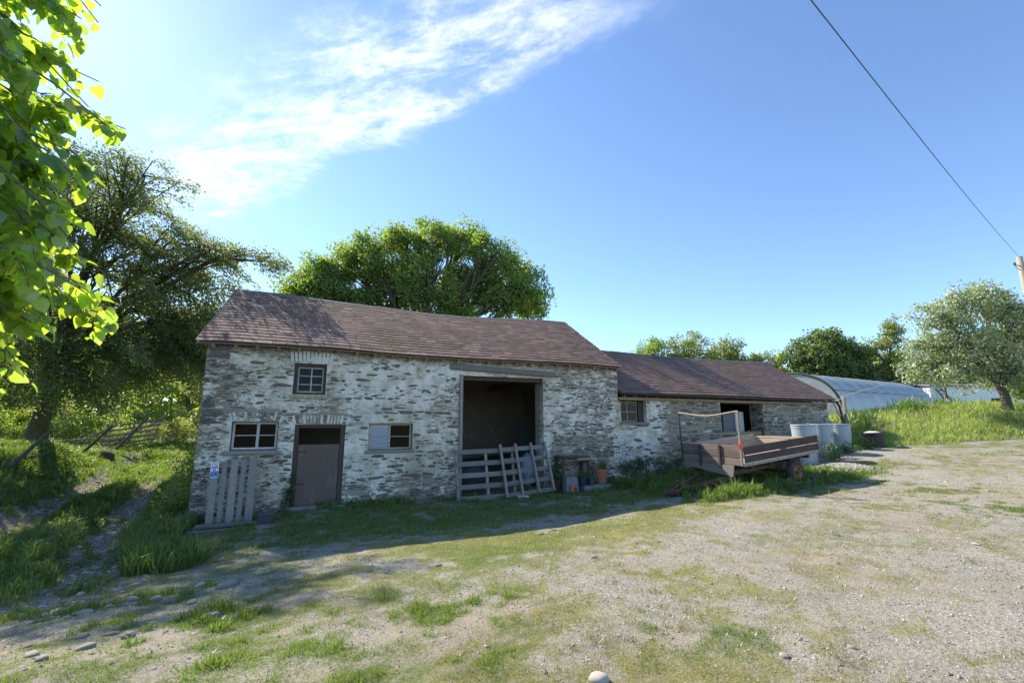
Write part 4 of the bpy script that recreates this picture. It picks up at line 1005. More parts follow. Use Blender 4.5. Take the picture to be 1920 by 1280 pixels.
def marker(x, y, label, tilt=.05):
    z = gz(x, y); t = thing('marker_flag', label, 'flag', (x, y, z), 'orange marker flags in the grass')
    mb = MB(); mb.tube([(x, y, z - .05), (x + tilt * .5, y, z + .2), (x + tilt, y, z + .30)], .005, 5); mb.build('wire_stem', M['wire'], t)
    mb = MB(); mb.lathe([(.008, .22), (.03, .19), (.045, .10), (.05, .03), (.03, .01)], (x + tilt * .6, y, z + .04), 7); mb.build('flag', M['orange'], t)
marker(6.47, -.95, 'orange marker flag in the grass in front of the grey box')
marker(8.75, -2.55, 'orange marker flag in the grass at the tip of the drawbar', .03)

# ------------------------------------------------------------------ pallets, sign, planks beside the stable door
def plane_pt(P00, P10, P01, P11):
    P = [np.array(p, float) for p in (P00, P10, P01, P11)]
    nrm = np.cross(P[1] - P[0], P[2] - P[0]); nrm /= np.linalg.norm(nrm)
    if nrm[1] > 0: nrm = -nrm
    return lambda u, v, d=0.0: (P[0] * (1-u) + P[1] * u) * (1-v) + (P[2] * (1-u) + P[3] * u) * v + nrm * d
def pboard(name, mat, f, u0, u1, v0, v1, d0, d1, parent, bev=.005, jit=.004):
    P = np.array([f(u0,v0,d0), f(u1,v0,d0), f(u1,v1,d0), f(u0,v1,d0), f(u0,v0,d1), f(u1,v0,d1), f(u1,v1,d1), f(u0,v1,d1)])
    P = P + rng.uniform(-jit, jit, P.shape)
    mb = MB(); mb.bevbox(P, bev); return mb.build(name, M[mat], parent)
pal = thing('pallet', 'pallet of five upright grey boards leaning on the wall left of the stable door', 'pallet', (-1.75, -.5, -.44))
pf = plane_pt((-2.15, -.66, -.43), (-1.29, -.66, -.45), (-2.21, -.20, .80), (-1.33, -.20, .86))
for (u0, u1, v0, v1) in ((0, .165, .0, .985), (.235, .345, .01, 1.0), (.42, .58, .0, .995), (.645, .755, -.01, 1.01), (.825, 1.0, .01, 1.02)): pboard('slat', 'old_wood_v', pf, u0, u1, v0, v1, .0, .022, pal)
for v in (.08, .52, .93): pboard('cross_board', 'old_wood', pf, .0, 1.0, v - .04, v + .04, -.022, -.001, pal)
for v in (.08, .52, .93): pboard('bearer', 'old_wood', pf, .0, 1.0, v - .035, v + .035, -.10, -.023, pal)
sg = thing('warning_sign', 'small white red and blue notice fixed at the top left of the leaning pallet', 'sign', pf(.07, .96, .03))
sf = plane_pt(pf(-.008, .735, .024), pf(.165, .735, .024), pf(-.012, 1.005, .024), pf(.162, 1.005, .024))
pboard('sign_board', 'white_paint', sf, 0, 1, 0, 1, 0, .004, sg, .001, 0)
def sdisc(name, mat, f, cu, cv, r, d0, d1, asp, parent, r_in=0, n=28):
    V = []; 
    for d in (d0, d1):
        for rr in ((r, r_in) if r_in else (r,)):
            for k in range(n): a = k / n * 2 * math.pi; V.append(f(cu + rr * math.cos(a), cv + rr * math.sin(a) / asp, d))
    F = []; m = MB()
    if r_in:
        for k in range(n):
            k2 = (k + 1) % n; F += [(2*n+k, 2*n+k2, 3*n+k2, 3*n+k), (k, 2*n+k, 2*n+k2, k2), (n+k2, 3*n+k2, 3*n+k, n+k)]
    else: F = [tuple(range(n, 2 * n))] + [(k, (k+1) % n, n + (k+1) % n, n + k) for k in range(n)]
    m.add(np.array(V), F); return m.build(name, M[mat], parent)
ASP = np.linalg.norm(sf(0, 1) - sf(0, 0)) / np.linalg.norm(sf(1, 0) - sf(0, 0))
sdisc('prohibition_ring', 'sign_red', sf, .5, .82, .36, .0045, .006, ASP, sg, .29)
mb = MB(); c0 = sf(.26, .82 + .23 / ASP, .0055); c1 = sf(.74, .82 - .23 / ASP, .0055); mb.bar(c0, c1, .012, .002, up=sf(0, 0, 1) - sf(0, 0, 0)); mb.build('slash', M['sign_red'], sg)
pboard('red_panel', 'sign_red', sf, .06, .94, .575, .665, .0045, .006, sg, .0005, 0)
sdisc('mandatory_disc', 'sign_blue', sf, .5, .485, .15, .0045, .006, ASP, sg)
pboard('blue_panel', 'sign_blue', sf, .05, .95, .05, .40, .0045, .006, sg, .0005, 0)
def lettering(txt, f, u, v, h, mat, parent, wmax):
    cu = bpy.data.curves.new('lettering', 'FONT'); cu.body = txt; cu.align_x = 'CENTER'; cu.align_y = 'CENTER'; cu.size = 1; cu.extrude = .01
    o = bpy.data.objects.new('lettering', cu); COL.objects.link(o)
    bpy.context.view_layer.update(); dg = bpy.context.evaluated_depsgraph_get()
    me = bpy.data.meshes.new_from_object(o.evaluated_get(dg)); bpy.data.objects.remove(o)
    co = np.empty(len(me.vertices) * 3); me.vertices.foreach_get('co', co); co = co.reshape(-1, 3)
    ws = np.ptp(co[:, 0]); hs = np.ptp(co[:, 1]); U = f(1, 0) - f(0, 0); Vv = f(0, 1) - f(0, 0); nn = f(0, 0, 1) - f(0, 0, 0)
    W = wmax * np.linalg.norm(U); H = h * np.linalg.norm(Vv); U = U / np.linalg.norm(U); Vv = Vv / np.linalg.norm(Vv)
    cc = (co.max(0) + co.min(0)) / 2; co = co - cc
    w = f(u, v, .0068) + U * (co[:, :1] / ws * W) + Vv * (co[:, 1:2] / hs * H) + nn * (co[:, 2:3] * .05) - np.array(OFF[parent.name])
    me.vertices.foreach_set('co', w.astype(np.float32).ravel()); me.materials.clear(); me.materials.append(M[mat]); me.update()
    return link('lettering', me, parent)
lettering('NO SMOKING', sf, .5, .62, .05, 'white_paint', sg, .74)
lettering('REPORT TO', sf, .5, .30, .085, 'white_paint', sg, .70)
lettering('OFFICE', sf, .5, .14, .085, 'white_paint', sg, .58)
lettering('i', sf, .5, .485, .10, 'white_paint', sg, .05)

pA = thing('pallet', 'left of two grey slatted pallets standing on edge across the cart doorway', 'pallet', (4.2, -.4, -.3), 'pallets across the cart doorway')
fa = plane_pt((3.34, -.50, -.34), (5.08, -.50, -.31), (3.32, -.16, .93), (5.12, -.16, .97))
for v in (.03, .255, .475, .705, .945): pboard('slat', 'old_wood', fa, .0, 1.0, v - .048, v + .048, .045, .066, pA)
for u in (.012, .485, .93): pboard('bearer', 'old_wood_v', fa, u - .018, u + .018, -.02, 1.0, -.04, .044, pA)
pB = thing('pallet', 'right of the two doorway pallets, propped crooked and overlapping the other', 'pallet', (5.3, -.5, -.25), 'pallets across the cart doorway')
fb = plane_pt((4.62, -.66, -.30), (6.10, -.62, -.19), (4.56, -.28, 1.0), (6.02, -.24, 1.06))
for v in (.03, .255, .48, .71, .94): pboard('slat', 'old_wood', fb, .0, 1.0, v - .045, v + .045, -.022, .0, pB)
for u in (.02, .335, .67, .985): pboard('bearer', 'old_wood_v', fb, u - .02, u + .02, -.01, 1.04, .001, .085, pB)
mb = MB(); z = gz(5.1, -.75); mb.box((4.95, -.86, z - .02), (5.25, -.66, z + .06), jit=.03, bev=.02); tag(mb.build('white_stone', M['stone_white']), 'pale stone wedged under the foot of the doorway pallets', 'stone')

def box_thing(name, label, cat, lo, hi, mat, rot=0, bev=.012, jit=.006, group=None):
    c = np.array(((lo[0] + hi[0]) / 2, (lo[1] + hi[1]) / 2, lo[2])); mb = MB()
    mb.box(np.array(lo) - c, np.array(hi) - c, M=Matrix.Translation(Vector(c)) @ Matrix.Rotation(rot, 4, 'Z'), bev=bev)
    o = mb.build(name, M[mat]); tag(o, label, cat, group); return o
# planks and dark planter by the leaning pallet
z = gz(-1.6, -1.1)
for k, (x0, x1, y, zz, r_, lb) in enumerate(((-2.25, -.95, -1.02, .02, .04, 'upper weathered plank lying in the grass before the leaning pallet'), (-2.35, -1.1, -1.28, -.04, -.03, 'lower weathered plank lying in the grass before the leaning pallet'))):
    box_thing('plank', lb, 'plank', (x0, y - .11, z + zz), (x1, y + .11, z + zz + .055), 'old_wood', r_, .01)
box_thing('slab', 'flat slate slab on the grass beside the dark planter', 'slab', (-1.15, -1.55, gz(-1, -1.4) - .02), (-.55, -1.2, gz(-1, -1.4) + .03), 'sill', .2)
t = thing('planter', 'small dark square planter in the grass right of the leaning pallet', 'planter', (-1.0, -1.05, gz(-1, -1.05)))
z = gz(-1, -1.05) - .02; mb = MB()
mb.hexa(np.array([(-1.12,-1.16,z),(-.88,-1.16,z),(-.88,-.94,z),(-1.12,-.94,z),(-1.15,-1.19,z+.21),(-.85,-1.19,z+.21),(-.85,-.91,z+.21),(-1.15,-.91,z+.21)])); mb.build('body', M['dark_plastic'], t)
mb = MB()
for a, b in (((-1.165,-1.205,z+.195),(-.835,-1.185,z+.225)), ((-1.165,-.915,z+.195),(-.835,-.895,z+.225)), ((-1.165,-1.185,z+.195),(-1.145,-.915,z+.225)), ((-.855,-1.185,z+.195),(-.835,-.915,z+.225))): mb.box(a, b)
mb.build('rim', M['dark_plastic'], t)

# ------------------------------------------------------------------ clutter by the barn wall
z = gz(7.6, -.45)
for k in range(5):
    x = 6.95 + k * .36; box_thing('paving_slab', ['first', 'second', 'third', 'fourth', 'fifth'][k] + ' from the left of five rough slabs under the flowerpots', 'slab', (x, -.85, -.30), (x + .34, -.12, -.105 + rng.uniform(-.012, .012)), 'sill', rng.uniform(-.04, .04), .02, group='slabs under the flowerpots')
def pot(name, label, cat, x, y, z, r0, r1, h, mat, rimh=.05, plant=None, ph=.2, group=None):
    t = thing(name, label, cat, (x, y, z), group)
    mb = MB(); mb.lathe([(0, 0), (r0, 0), (r0 + (r1 - r0) * (1 - rimh / h), h - rimh), (r1 + .012, h - rimh), (r1 + .016, h), (r1 - .012, h), (r1 - .02, h - .05), (0, h - .05)], (x, y, z), 28, cap=False)
    mb.build('pot_body', M[mat], t, False); return t
TERRA = pot('flowerpot', 'large terracotta flowerpot with green shoots by the barn wall', 'flowerpot', 7.76, -.55, -.10, .125, .20, .42, 'terracotta', .085)
BLUE = pot('flowerpot', 'blue glazed flowerpot full of grassy leaves beside the grey box', 'flowerpot', 7.02, -.66, -.12, .10, .13, .25, 'blue_glaze', .03)
BRN = pot('flowerpot', 'small dark brown flowerpot between the blue pot and terracotta pot', 'flowerpot', 7.36, -.60, -.11, .07, .095, .17, 'dark_plastic', .03)
RED = pot('flowerpot', 'dull red flowerpot standing behind the grey box next to the pallets', 'flowerpot', 6.35, -.32, -.28, .11, .15, .3, 'rust', .04)
t = thing('bait_box', 'grey sloping box with a mouse hole standing beside the blue pot', 'box', (6.55, -.75, -.26))
mb = MB(); P = np.array([(6.36,-.86,-.22),(6.74,-.93,-.22),(6.78,-.60,-.22),(6.40,-.55,-.22),(6.40,-.82,.16),(6.71,-.87,.16),(6.75,-.60,.17),(6.43,-.55,.17)]); mb.bevbox(P, .012); mb.build('body', M['grey_plastic'], t)
mb = MB(); P = np.array([(6.56,-.905,-.18),(6.68,-.930,-.18),(6.685,-.90,-.18),(6.565,-.875,-.18),(6.575,-.893,-.11),(6.665,-.912,-.11),(6.67,-.89,-.11),(6.58,-.87,-.11)]); mb.hexa(P); mb.build('entry_hole', M['sign_black'], t)
mb = MB(); mb.box((6.33, -.95, -.27), (6.82, -.50, -.222), bev=.01); mb.build('base', M['dark_plastic'], t)
t = thing('wooden_stand', 'rickety low wooden stand with dark top against the barn wall', 'stand', (6.95, -.3, -.25))
mb = MB(); mb.box((6.45, -.52, .66), (7.42, -.05, .70), jit=.012, bev=.01); mb.build('top', M['dark_plastic'], t)
mb = MB(); mb.box((6.95, -.55, .575), (7.40, -.50, .655), jit=.01, bev=.01); mb.build('front_batten', M['plate_wood'], t)
mb = MB(); mb.box((7.36, -.5, .50), (7.56, -.08, .57), jit=.01, bev=.01); mb.build('side_batten', M['inner_wood'], t)
for x, y in ((6.5, -.46), (7.35, -.46), (6.5, -.1), (7.35, -.1)):
    mb = MB(); mb.box((x - .035, y - .035, -.35), (x + .035, y + .035, .66), jit=.008, bev=.006); mb.build('leg', M['dark_wood'], t)
rb = [(8.18, -.52, .3), (8.42, -.46, -.2), (8.62, -.58, .5), (8.36, -.66, .1), (8.5, -.48, .8)]
for k, (x, y, r_) in enumerate(rb):
    z0 = gz(x, y) + (.085 if k == 4 else 0) - .02; mb = MB(); mb.box((-.16, -.055, 0), (.16, .055, .08), M=Matrix.Translation((x, y, z0)) @ Matrix.Rotation(r_ * .5, 4, 'Z'), bev=.01, jit=0)
    tag(mb.build('loose_brick', M['brick_red']), ['loose red brick nearest the terracotta flowerpot', 'loose red brick lying under the top one, close to the wall', 'loose red brick at the right end, beside the grey rock', 'loose red brick lying foremost in the grass by the flowerpot', 'loose red brick lying on top of the others'][k], 'brick', 'loose bricks right of the flowerpot')
def rock(x, y, s, label, mat='gravel_stone', flat=.5, group=None, rz=None, sink=.25):
    V, F4, F3 = SV[int(rng.integers(12))]; a = rng.uniform(0, 6.28) if rz is None else rz
    k = 9; ang = np.arange(12) * 2 * math.pi / 12; rr = 1 + rng.uniform(-.18, .12, 12); rings = []
    for (rs, hz) in ((.8, -.5), (1.0, -.1), (.93, .25), (.62, .47)): rings.append(np.c_[np.cos(ang) * rr * rs * (1 + rng.uniform(-.06, .06, 12)), np.sin(ang) * rr * rs * .75, np.full(12, hz) + rng.uniform(-.06, .06, 12)])
    V = np.concatenate(rings + [[[.05, .03, .52]]]) * np.array([s / 2, s / 2, s * flat]); c_, s_ = math.cos(a), math.sin(a)
    V = np.c_[V[:, 0] * c_ - V[:, 1] * s_, V[:, 0] * s_ + V[:, 1] * c_, V[:, 2]] + (x, y, gz(x, y) + s * flat * (.5 - sink) * .6)
    F4 = [(r_ * 12 + j, r_ * 12 + (j + 1) % 12, (r_ + 1) * 12 + (j + 1) % 12, (r_ + 1) * 12 + j) for r_ in range(3) for j in range(12)]; F3 = [(36 + j, 36 + (j + 1) % 12, 48) for j in range(12)]
    mb = MB(); mb.add(V, F4 + F3 + [tuple(range(12))[::-1]]); o = mb.build('stone', M[mat], None, True); tag(o, label, 'stone', group); return o
rock(1.53, -9.52, .145, 'smooth pale stone bedded in the gravel at the bottom edge of the yard', 'pale_stone', flat=.42)
rock(-2.41, -3.11, .34, 'broad pale boulder at the grass edge below the planks', flat=.35)
rock(-1.07, -5.6, .26, 'flat pale stone half buried between grass and bare gravel', flat=.35)
rock(8.95, -.55, .26, 'grey rock beside the loose bricks at the barn wall', flat=.7)
for (x, y, s, lb) in ((-3.05,-3.2,.2,'flat stone in the near rut of the lane, level with the barn corner'),(-2.94,-4.21,.25,'large flat stone in the mouth of the near lane rut'),(-2.31,-5.81,.20,'flat stone between two grass patches at the foot of the lane'),
        (-1.77,-7.45,.14,'pale rounded stone at the right of the little group near the lower left corner'),(-2.08,-7.46,.12,'flat stone at the left of the little group near the lower left corner'),(-1.95,-7.64,.10,'smallest stone, in front of the little group near the lower left corner'),(3.48,-4.9,.12,'lone pale stone in the gravel just beyond the barn shadow edge')):
    rock(x, y, s, lb, flat=rng.uniform(.25, .42))
_sv = []
for k in range(170):
    if k < 110: yy = rng.uniform(-7.5, 3); xx = (rut_r(yy) if rng.random() < .7 else rut_l(yy)) + rng.normal(0, .4) + (.8 if yy < -5 else 0); ss = rng.uniform(.05, .17)
    else: xx = rng.uniform(-2, 12); yy = rng.uniform(-10, -4.5); ss = rng.lognormal(-3.1, .4)
    o = rock(xx, yy, float(ss), '', flat=rng.uniform(.25, .5)); me = o.data; co = np.empty(len(me.vertices) * 3); me.vertices.foreach_get('co', co); fs = [tuple(q.vertices) for q in me.polygons]; _sv.append((co.reshape(-1, 3), fs)); bpy.data.objects.remove(o)
mb = MB()
for V, fs in _sv: mb.add(V, fs)
o = mb.build('scattered_stones', M['gravel_stone']); o['kind'] = 'stuff'
for k, (x, y, L, r_, lb) in enumerate(((9.6,-.95,1.3,.12,'bottom scrap board of the pile behind the drawbar'),(9.75,-.8,1.2,-.1,'middle scrap board of the pile behind the drawbar'),(9.9,-.9,.9,.35,'top scrap board of the pile behind the drawbar'))):
    z = gz(x, y) + .02 + .07 * k; mb = MB(); mb.box((-L / 2, -.09, 0), (L / 2, .09, .05), M=Matrix.Translation((x, y, z)) @ Matrix.Rotation(r_, 4, 'Z') @ Matrix.Rotation(.03 * k, 4, 'Y'), bev=.008)
    tag(mb.build('scrap_board', M['rust' if k == 1 else 'dark_wood']), lb, 'board', 'scrap boards behind the drawbar')
def curve_thing(name, pts, r, mat, label, cat, sub=6, n=6, lift=None):
    P = np.array(pts, float); Q = []
    for i in range(len(P) - 1):
        p0, p1, p2, p3 = P[max(i-1, 0)], P[i], P[i+1], P[min(i+2, len(P)-1)]
        for k in range(sub):
            t = k / sub; Q.append(.5 * ((2*p1) + (-p0+p2)*t + (2*p0-5*p1+4*p2-p3)*t*t + (-p0+3*p1-3*p2+p3)*t**3))
    Q.append(P[-1]); Q = np.array(Q)
    if lift is not None: Q[:, 2] = tz(Q[:, 0], Q[:, 1]) + lift
    mb = MB(); mb.tube(Q, r, n); return tag(mb.build(name, M[mat], None, True), label, cat)
curve_thing('hose', [(8.0,-.42,.05),(8.25,-.5,.12),(8.5,-.8,.06),(8.75,-1.0,-.02),(8.85,-1.25,-.1),(8.7,-1.6,-.14)], .012, 'rope', 'pale hose looping out of the weeds right of the terracotta pot', 'hose')
curve_thing('hose', [(9.3,-4.45,0),(9.8,-4.36,0),(10.3,-4.22,0),(10.7,-4.3,0),(11.2,-4.46,0),(11.7,-4.3,0)], .014, 'green_hose', 'pale green hose lying in the grass beside the trailer wheel', 'hose', lift=.07)
# things seen in the dark of the doorways
mb = MB(); mb.hexa(np.array([(6.25,1.9,-.3),(7.3,1.7,-.3),(7.3,1.76,-.3),(6.25,1.96,-.3),(6.45,2.5,1.75),(7.2,2.4,1.7),(7.2,2.46,1.7),(6.45,2.56,1.75)])); tag(mb.build('green_board', M['green_dark']), 'dull green board leaning in the dark cart bay', 'board')
def lumpy(name, c, r, mat, label, cat, seed):
    rg_ = np.random.default_rng(seed); V = []; F = []; n = 14; m = 8
    for i in range(m + 1):
        th = math.pi * i / m
        for j in range(n):
            ph = 2 * math.pi * j / n; d = np.array((math.sin(th) * math.cos(ph), math.sin(th) * math.sin(ph), math.cos(th))); k = 1 + .5 * (float(fbm(d[0] * 2.5 + 9, d[1] * 2.5 + d[2] * 3, seed, 3)) - .5) + .25 * (float(vnoise(d[0] * 7, d[1] * 7 + d[2] * 8, seed)) - .5)
            V.append(np.array(c) + d * np.array(r) * k)
    for i in range(m):
        for j in range(n): F.append((i*n+j, i*n+(j+1) % n, (i+1)*n+(j+1) % n, (i+1)*n+j))
    mb = MB(); mb.add(np.array(V), F); return tag(mb.build(name, M[mat], None, True), label, cat)
lumpy('tarpaulin_bundle', (6.0, .85, .25), (.28, .3, .5), 'lid', 'grey blue tarpaulin bundle behind the pallets in the cart bay', 'tarpaulin', 3)
lumpy('rubbish_sack', (4.4, 1.6, .0), (.7, .5, .45), 'dark_plastic', 'dark sack lying on the floor inside the cart bay', 'sack', 4)
t = thing('feed_cabinet', 'grey cabinet with a white door just inside the cowshed doorway', 'cabinet', (15.2, 1.2, .35))
mb = MB(); mb.box((14.55, .95, .35), (15.15, 1.5, 2.05), bev=.01); mb.build('body', M['grey_plastic'], t)
mb = MB(); mb.box((15.16, .9, 1.15), (15.62, .96, 2.1), bev=.006); mb.build('door', M['white_paint'], t)
mb = MB(); mb.box((15.16, .98, .35), (15.62, 1.5, 2.08), bev=.01); mb.build('side_case', M['grey_plastic'], t)
t = thing('slatted_crate', 'brown slatted wooden crate blocking the cowshed doorway behind the trailer', 'crate', (14.5, .3, .3))
for k in range(4):
    z = .62 + k * .20; mb = MB(); mb.box((13.55, .14, z), (15.6, .165, z + .12), jit=.008, bev=.005); mb.build('slat', M['plate_wood'], t)
for x in (13.6, 14.2, 14.9, 15.5):
    mb = MB(); mb.bar((x, .19, .35), (x + .08, .19, 1.4), .06, .05, bev=.005); mb.build('stile', M['inner_wood'], t)

# ------------------------------------------------------------------ drums, tub, posts, wires on the right
def drum(x, y, r, ztop, label, sticker=False):
    z = gz(x, y) - .03; h = ztop - z; t = thing('plastic_drum', label, 'drum', (x, y, z), 'pale plastic drums by the cowshed')
    mb = MB(); mb.lathe([(0, 0), (r * .84, 0), (r * .87, .03), (r * .93, h * .3), (r * .935, h * .32), (r * .97, h * .62), (r, h - .12), (r * 1.03, h - .11), (r * 1.03, h - .05), (r * .98, h - .04), (r * .98, h - .02), (0, h - .02)], (x, y, z), 40, cap=False); mb.build('body', M['drum'], t, False)
    mb = MB(); mb.lathe([(r * 1.0, h - .02), (r * 1.05, h - .035), (r * 1.055, h - .005), (r * .99, h + .012), (r * .9, h - .004), (0, h - .002)], (x, y, z), 40, cap=False); mb.build('lid', M['lid'], t, False)
    if sticker:
        V = []; 
        for zz in (h * .60, h * .72):
            for k in range(5): a = R(-95 + k * 5); V.append((x + (r + .004) * math.cos(a), y + (r + .004) * math.sin(a), z + zz))
        mb = MB(); mb.add(np.array(V), [(k, k+1, 6+k, 5+k) for k in range(4)]); mb.build('sticker', M['sill'], t)
drum(14.55, -2.23, .35, 1.60, 'pale plastic drum nearest the trailer, first of the three')
drum(15.95, -1.93, .33, 1.61, 'middle pale plastic drum of the three, with a grey sticker', True)
drum(17.4, -1.66, .33, 1.62, 'pale plastic drum farthest from the trailer, last of three')
x, y = 18.95, -1.9; z = gz(x, y) - .03
t = thing('plastic_tub', 'black plastic tub heaped with scraps at the foot of the grass bank', 'tub', (x, y, z))
mb = MB(); mb.lathe([(0, 0), (.27, 0), (.275, .03), (.32, .5), (.36, .5), (.365, .56), (.335, .56), (.32, .45), (0, .43)], (x, y, z), 30, cap=False); mb.build('body', M['black_plastic'], t)
tag(lumpy('scrap_sack', (x - .05, y, z + .53), (.27, .24, .09), 'sack', 'pale crumpled sack on top of the black tub', 'sack', 8), 'pale crumpled sack on top of the black tub', 'sack')
curve_thing('strap', [(19.2,-1.9,1.28),(19.6,-1.75,1.33),(20.3,-1.6,1.42),(21.2,-1.5,1.7)], .014, 'plate_wood', 'yellowish strap trailing from the tub into the long grass', 'strap')
def post(name, x, y, h, r, mat, label, lean=(0, 0), cat='post', group=None, square=False):
    z = gz(x, y); p0 = np.array((x, y, z - .2)); p1 = np.array((x + lean[0], y + lean[1], z + h)); mb = MB()
    if square: mb.bar(p0, p1, r * 2, r * 2, up=(0, 1, 0), bev=.006)
    else: mb.tube([p0, p0 * .5 + p1 * .5, p1], [r * 1.08, r, r * .95], 9)
    return tag(mb.build(name, M[mat]), label, cat, group)
post('fence_post', 21.25, .35, 1.55, .055, 'post_wood', 'pale new fence post in front of the polytunnel end', square=True)
post('fence_post', 18.75, -.55, .95, .05, 'old_wood_v', 'short split fence post standing behind the black tub', (-.06, 0))
post('fence_post', 18.95, -.62, .85, .05, 'bark', 'dark rotten fence post leaning beside the split post', (.10, 0))
curve_thing('rope', [(19.95, .15, 2.35), (21.29, .16, 2.87), (24.8, .55, 3.45), (28.5, .6, 4.3), (29.3, -.2, 4.6)], .012, 'rope', 'pale slack rope crossing in front of the polytunnel', 'rope', n=5)
# ------------------------------------------------------------------ polytunnel
td = np.array((.9936, .113, 0)); tn = np.array((.113, -.9936, 0)); T0 = np.array((24.0, 5.0, 0)); Tlen, Tw, Th, Tb = 12.0, 2.9, 2.9, 1.5
tun = thing('polytunnel', 'long rounded polytunnel of milky white plastic beyond the cowshed roof', 'polytunnel', T0 + (0, 0, Tb))
def tp(s, a, k=1.0):  # a: 0 near side ground .. pi far side ground
    c, s_ = math.cos(a), math.sin(a); return T0 + td * s + tn * Tw * k * math.copysign(abs(c) ** .85, c) + np.array((0, 0, Tb + Th * k * abs(s_) ** .8))
nh = 9; ns = nh * 6; na = 28; V = []
for i in range(ns + 1):
    s = Tlen * i / ns; fr = (i % 6) / 6; k = 1.004 - .022 * math.sin(math.pi * fr)
    for j in range(na + 1): V.append(tp(s, math.pi * j / na, k))
F = [(i*(na+1)+j, i*(na+1)+j+1, (i+1)*(na+1)+j+1, (i+1)*(na+1)+j) for i in range(ns) for j in range(na)]
mb = MB(); mb.add(np.array(V), F); mb.build('cover', M['tunnel'], tun, True)
for i in range(nh + 1):
    mb = MB(); mb.tube([tp(Tlen * i / nh, math.pi * j / 24, .985) for j in range(25)], .035, 6); mb.build('hoop', M['wire'], tun)
mb = MB(); mb.tube([tp(-.02, math.pi * j / 24, 1.0) for j in range(25)], .06, 6); mb.build('end_hoop', M['cable'], tun)
V = [T0 + (0, 0, Tb)] + [tp(.03, math.pi * j / 24, .97) for j in range(25)]; mb = MB(); mb.add(np.array(V), [(0, j, j + 1) for j in range(1, 25)]); mb.build('end_panel', M['tunnel'], tun)
V = [T0 + td * Tlen + (0, 0, Tb)] + [tp(Tlen - .03, math.pi * j / 24, .97) for j in range(25)]; mb = MB(); mb.add(np.array(V), [(0, j + 1, j) for j in range(1, 25)]); mb.build('end_panel', M['tunnel'], tun)
for a, b in ((-.7, -.7), (.7, .7)):
    mb = MB(); p = T0 + tn * a; mb.bar(p + (0, 0, Tb), p + (0, 0, Tb + 2.3), .06, .06); mb.build('door_post', M['post_wood'], tun)
mb = MB(); mb.bar(T0 + tn * -.75 + (0, 0, Tb + 2.3), T0 + tn * .75 + (0, 0, Tb + 2.3), .06, .06); mb.build('door_head', M['post_wood'], tun)
mb = MB(); mb.tube([tp(.2, .62, .99), tp(Tlen - .2, .62, .99)], .03, 6); mb.build('side_rail', M['wire'], tun)
# ------------------------------------------------------------------ white shed, ladder, rusty post beyond the blossoming tree
sh = thing('white_shed', 'low white rendered shed with tin roof glimpsed beyond the blossoming tree', 'shed', (43, 4.5, 2.2))
A = np.array((40.2, 5.6, 0)); B = np.array((47.2, 2.4, 0)); dv = (B - A) / np.linalg.norm(B - A); nv = np.array((-dv[1], dv[0], 0)); Ls = np.linalg.norm(B - A)
def shp(u, v, z): return A + dv * u + nv * v + np.array((0, 0, z))
def shbox(name, mat, u0, u1, v0, v1, z0, z1, par):
    mb = MB(); mb.hexa(np.array([shp(u, v, z) for z in (z0, z1) for u, v in ((u0, v0), (u1, v0), (u1, v1), (u0, v1))])); return mb.build(name, M[mat], par)
for u0, u1, z0, z1 in ((0, 4.2, 1.6, 4.25), (5.0, Ls, 1.6, 4.25), (4.2, 5.0, 1.6, 2.85), (4.2, 5.0, 3.4, 4.25)): shbox('wall', 'white_wall', u0, u1, 0, .25, z0, z1, sh)
for u0 in (0, Ls - .25): shbox('wall', 'white_wall', u0, u0 + .25, .251, 4, 1.6, 4.25, sh)
shbox('wall', 'white_wall', 0, Ls, 4.001, 4.25, 1.6, 4.6, sh)
shbox('window', 'dark_wood', 4.22, 4.98, .06, .12, 2.87, 3.38, sh)
mb = MB(); mb.hexa(np.array([shp(-.2,-.25,4.26), shp(Ls+.2,-.25,4.26), shp(Ls+.2,4.5,4.8), shp(-.2,4.5,4.8), shp(-.2,-.25,4.33), shp(Ls+.2,-.25,4.33), shp(Ls+.2,4.5,4.87), shp(-.2,4.5,4.87)])); mb.build('roof', M['tin_roof'], sh)
ld = thing('ladder', 'dark wooden ladder leaning on the white shed wall', 'ladder', (39.4, 4.2, 2.1)); l0 = shp(1.0, -1.0, 2.1); l1 = shp(.6, -.05, 4.1)
for s_ in (-.2, .2):
    mb = MB(); mb.bar(l0 + dv * s_, l1 + dv * s_, .07, .05); mb.build('stile', M['dark_wood'], ld)
for k in range(7):
    f = (k + .5) / 7; p = l0 * (1 - f) + l1 * f; mb = MB(); mb.bar(p - dv * .17, p + dv * .17, .04, .04); mb.build('rung', M['dark_wood'], ld)
post('rusty_post', 30.4, .6, 2.6, .045, 'rust', 'rust red post standing in the grass before the white shed')
# ------------------------------------------------------------------ power pole and cable
P0 = np.array((41.9, .40, 0)); pz = gz(41.9, .4)
pp = thing('power_pole', 'weathered wooden power pole at the right with a small insulator arm', 'pole', (41.9, .4, pz))
mb = MB(); mb.tube([(41.95, .4, pz - .3), (41.85, .4, 8), (41.8, .4, 12.45)], [.19, .17, .15], 14); mb.build('shaft', M['post_wood'], pp, True)
dl = np.array((-.9157, .402, 0))
mb = MB(); a0 = np.array((41.8, .4, 11.85)); mb.bar(a0 - dl * .1, a0 + dl * .42, .05, .05); mb.build('arm', M['wire'], pp)
mb = MB(); mb.bar(a0 + (0, 0, -.35) + dl * .1, a0 + dl * .4 + (0, 0, -.05), .03, .03); mb.build('brace', M['wire'], pp)
mb = MB(); mb.lathe([(0, 0), (.05, 0), (.075, .05), (.05, .08), (.07, .13), (.045, .17), (0, .18)], a0 + dl * .40 + (0, 0, .02), 12, cap=False); mb.build('insulator', M['rust'], pp)
cs = np.array((41.72, .38, 12.42)); ce = np.array((3.2, -9.2, 8.6)); pts = []
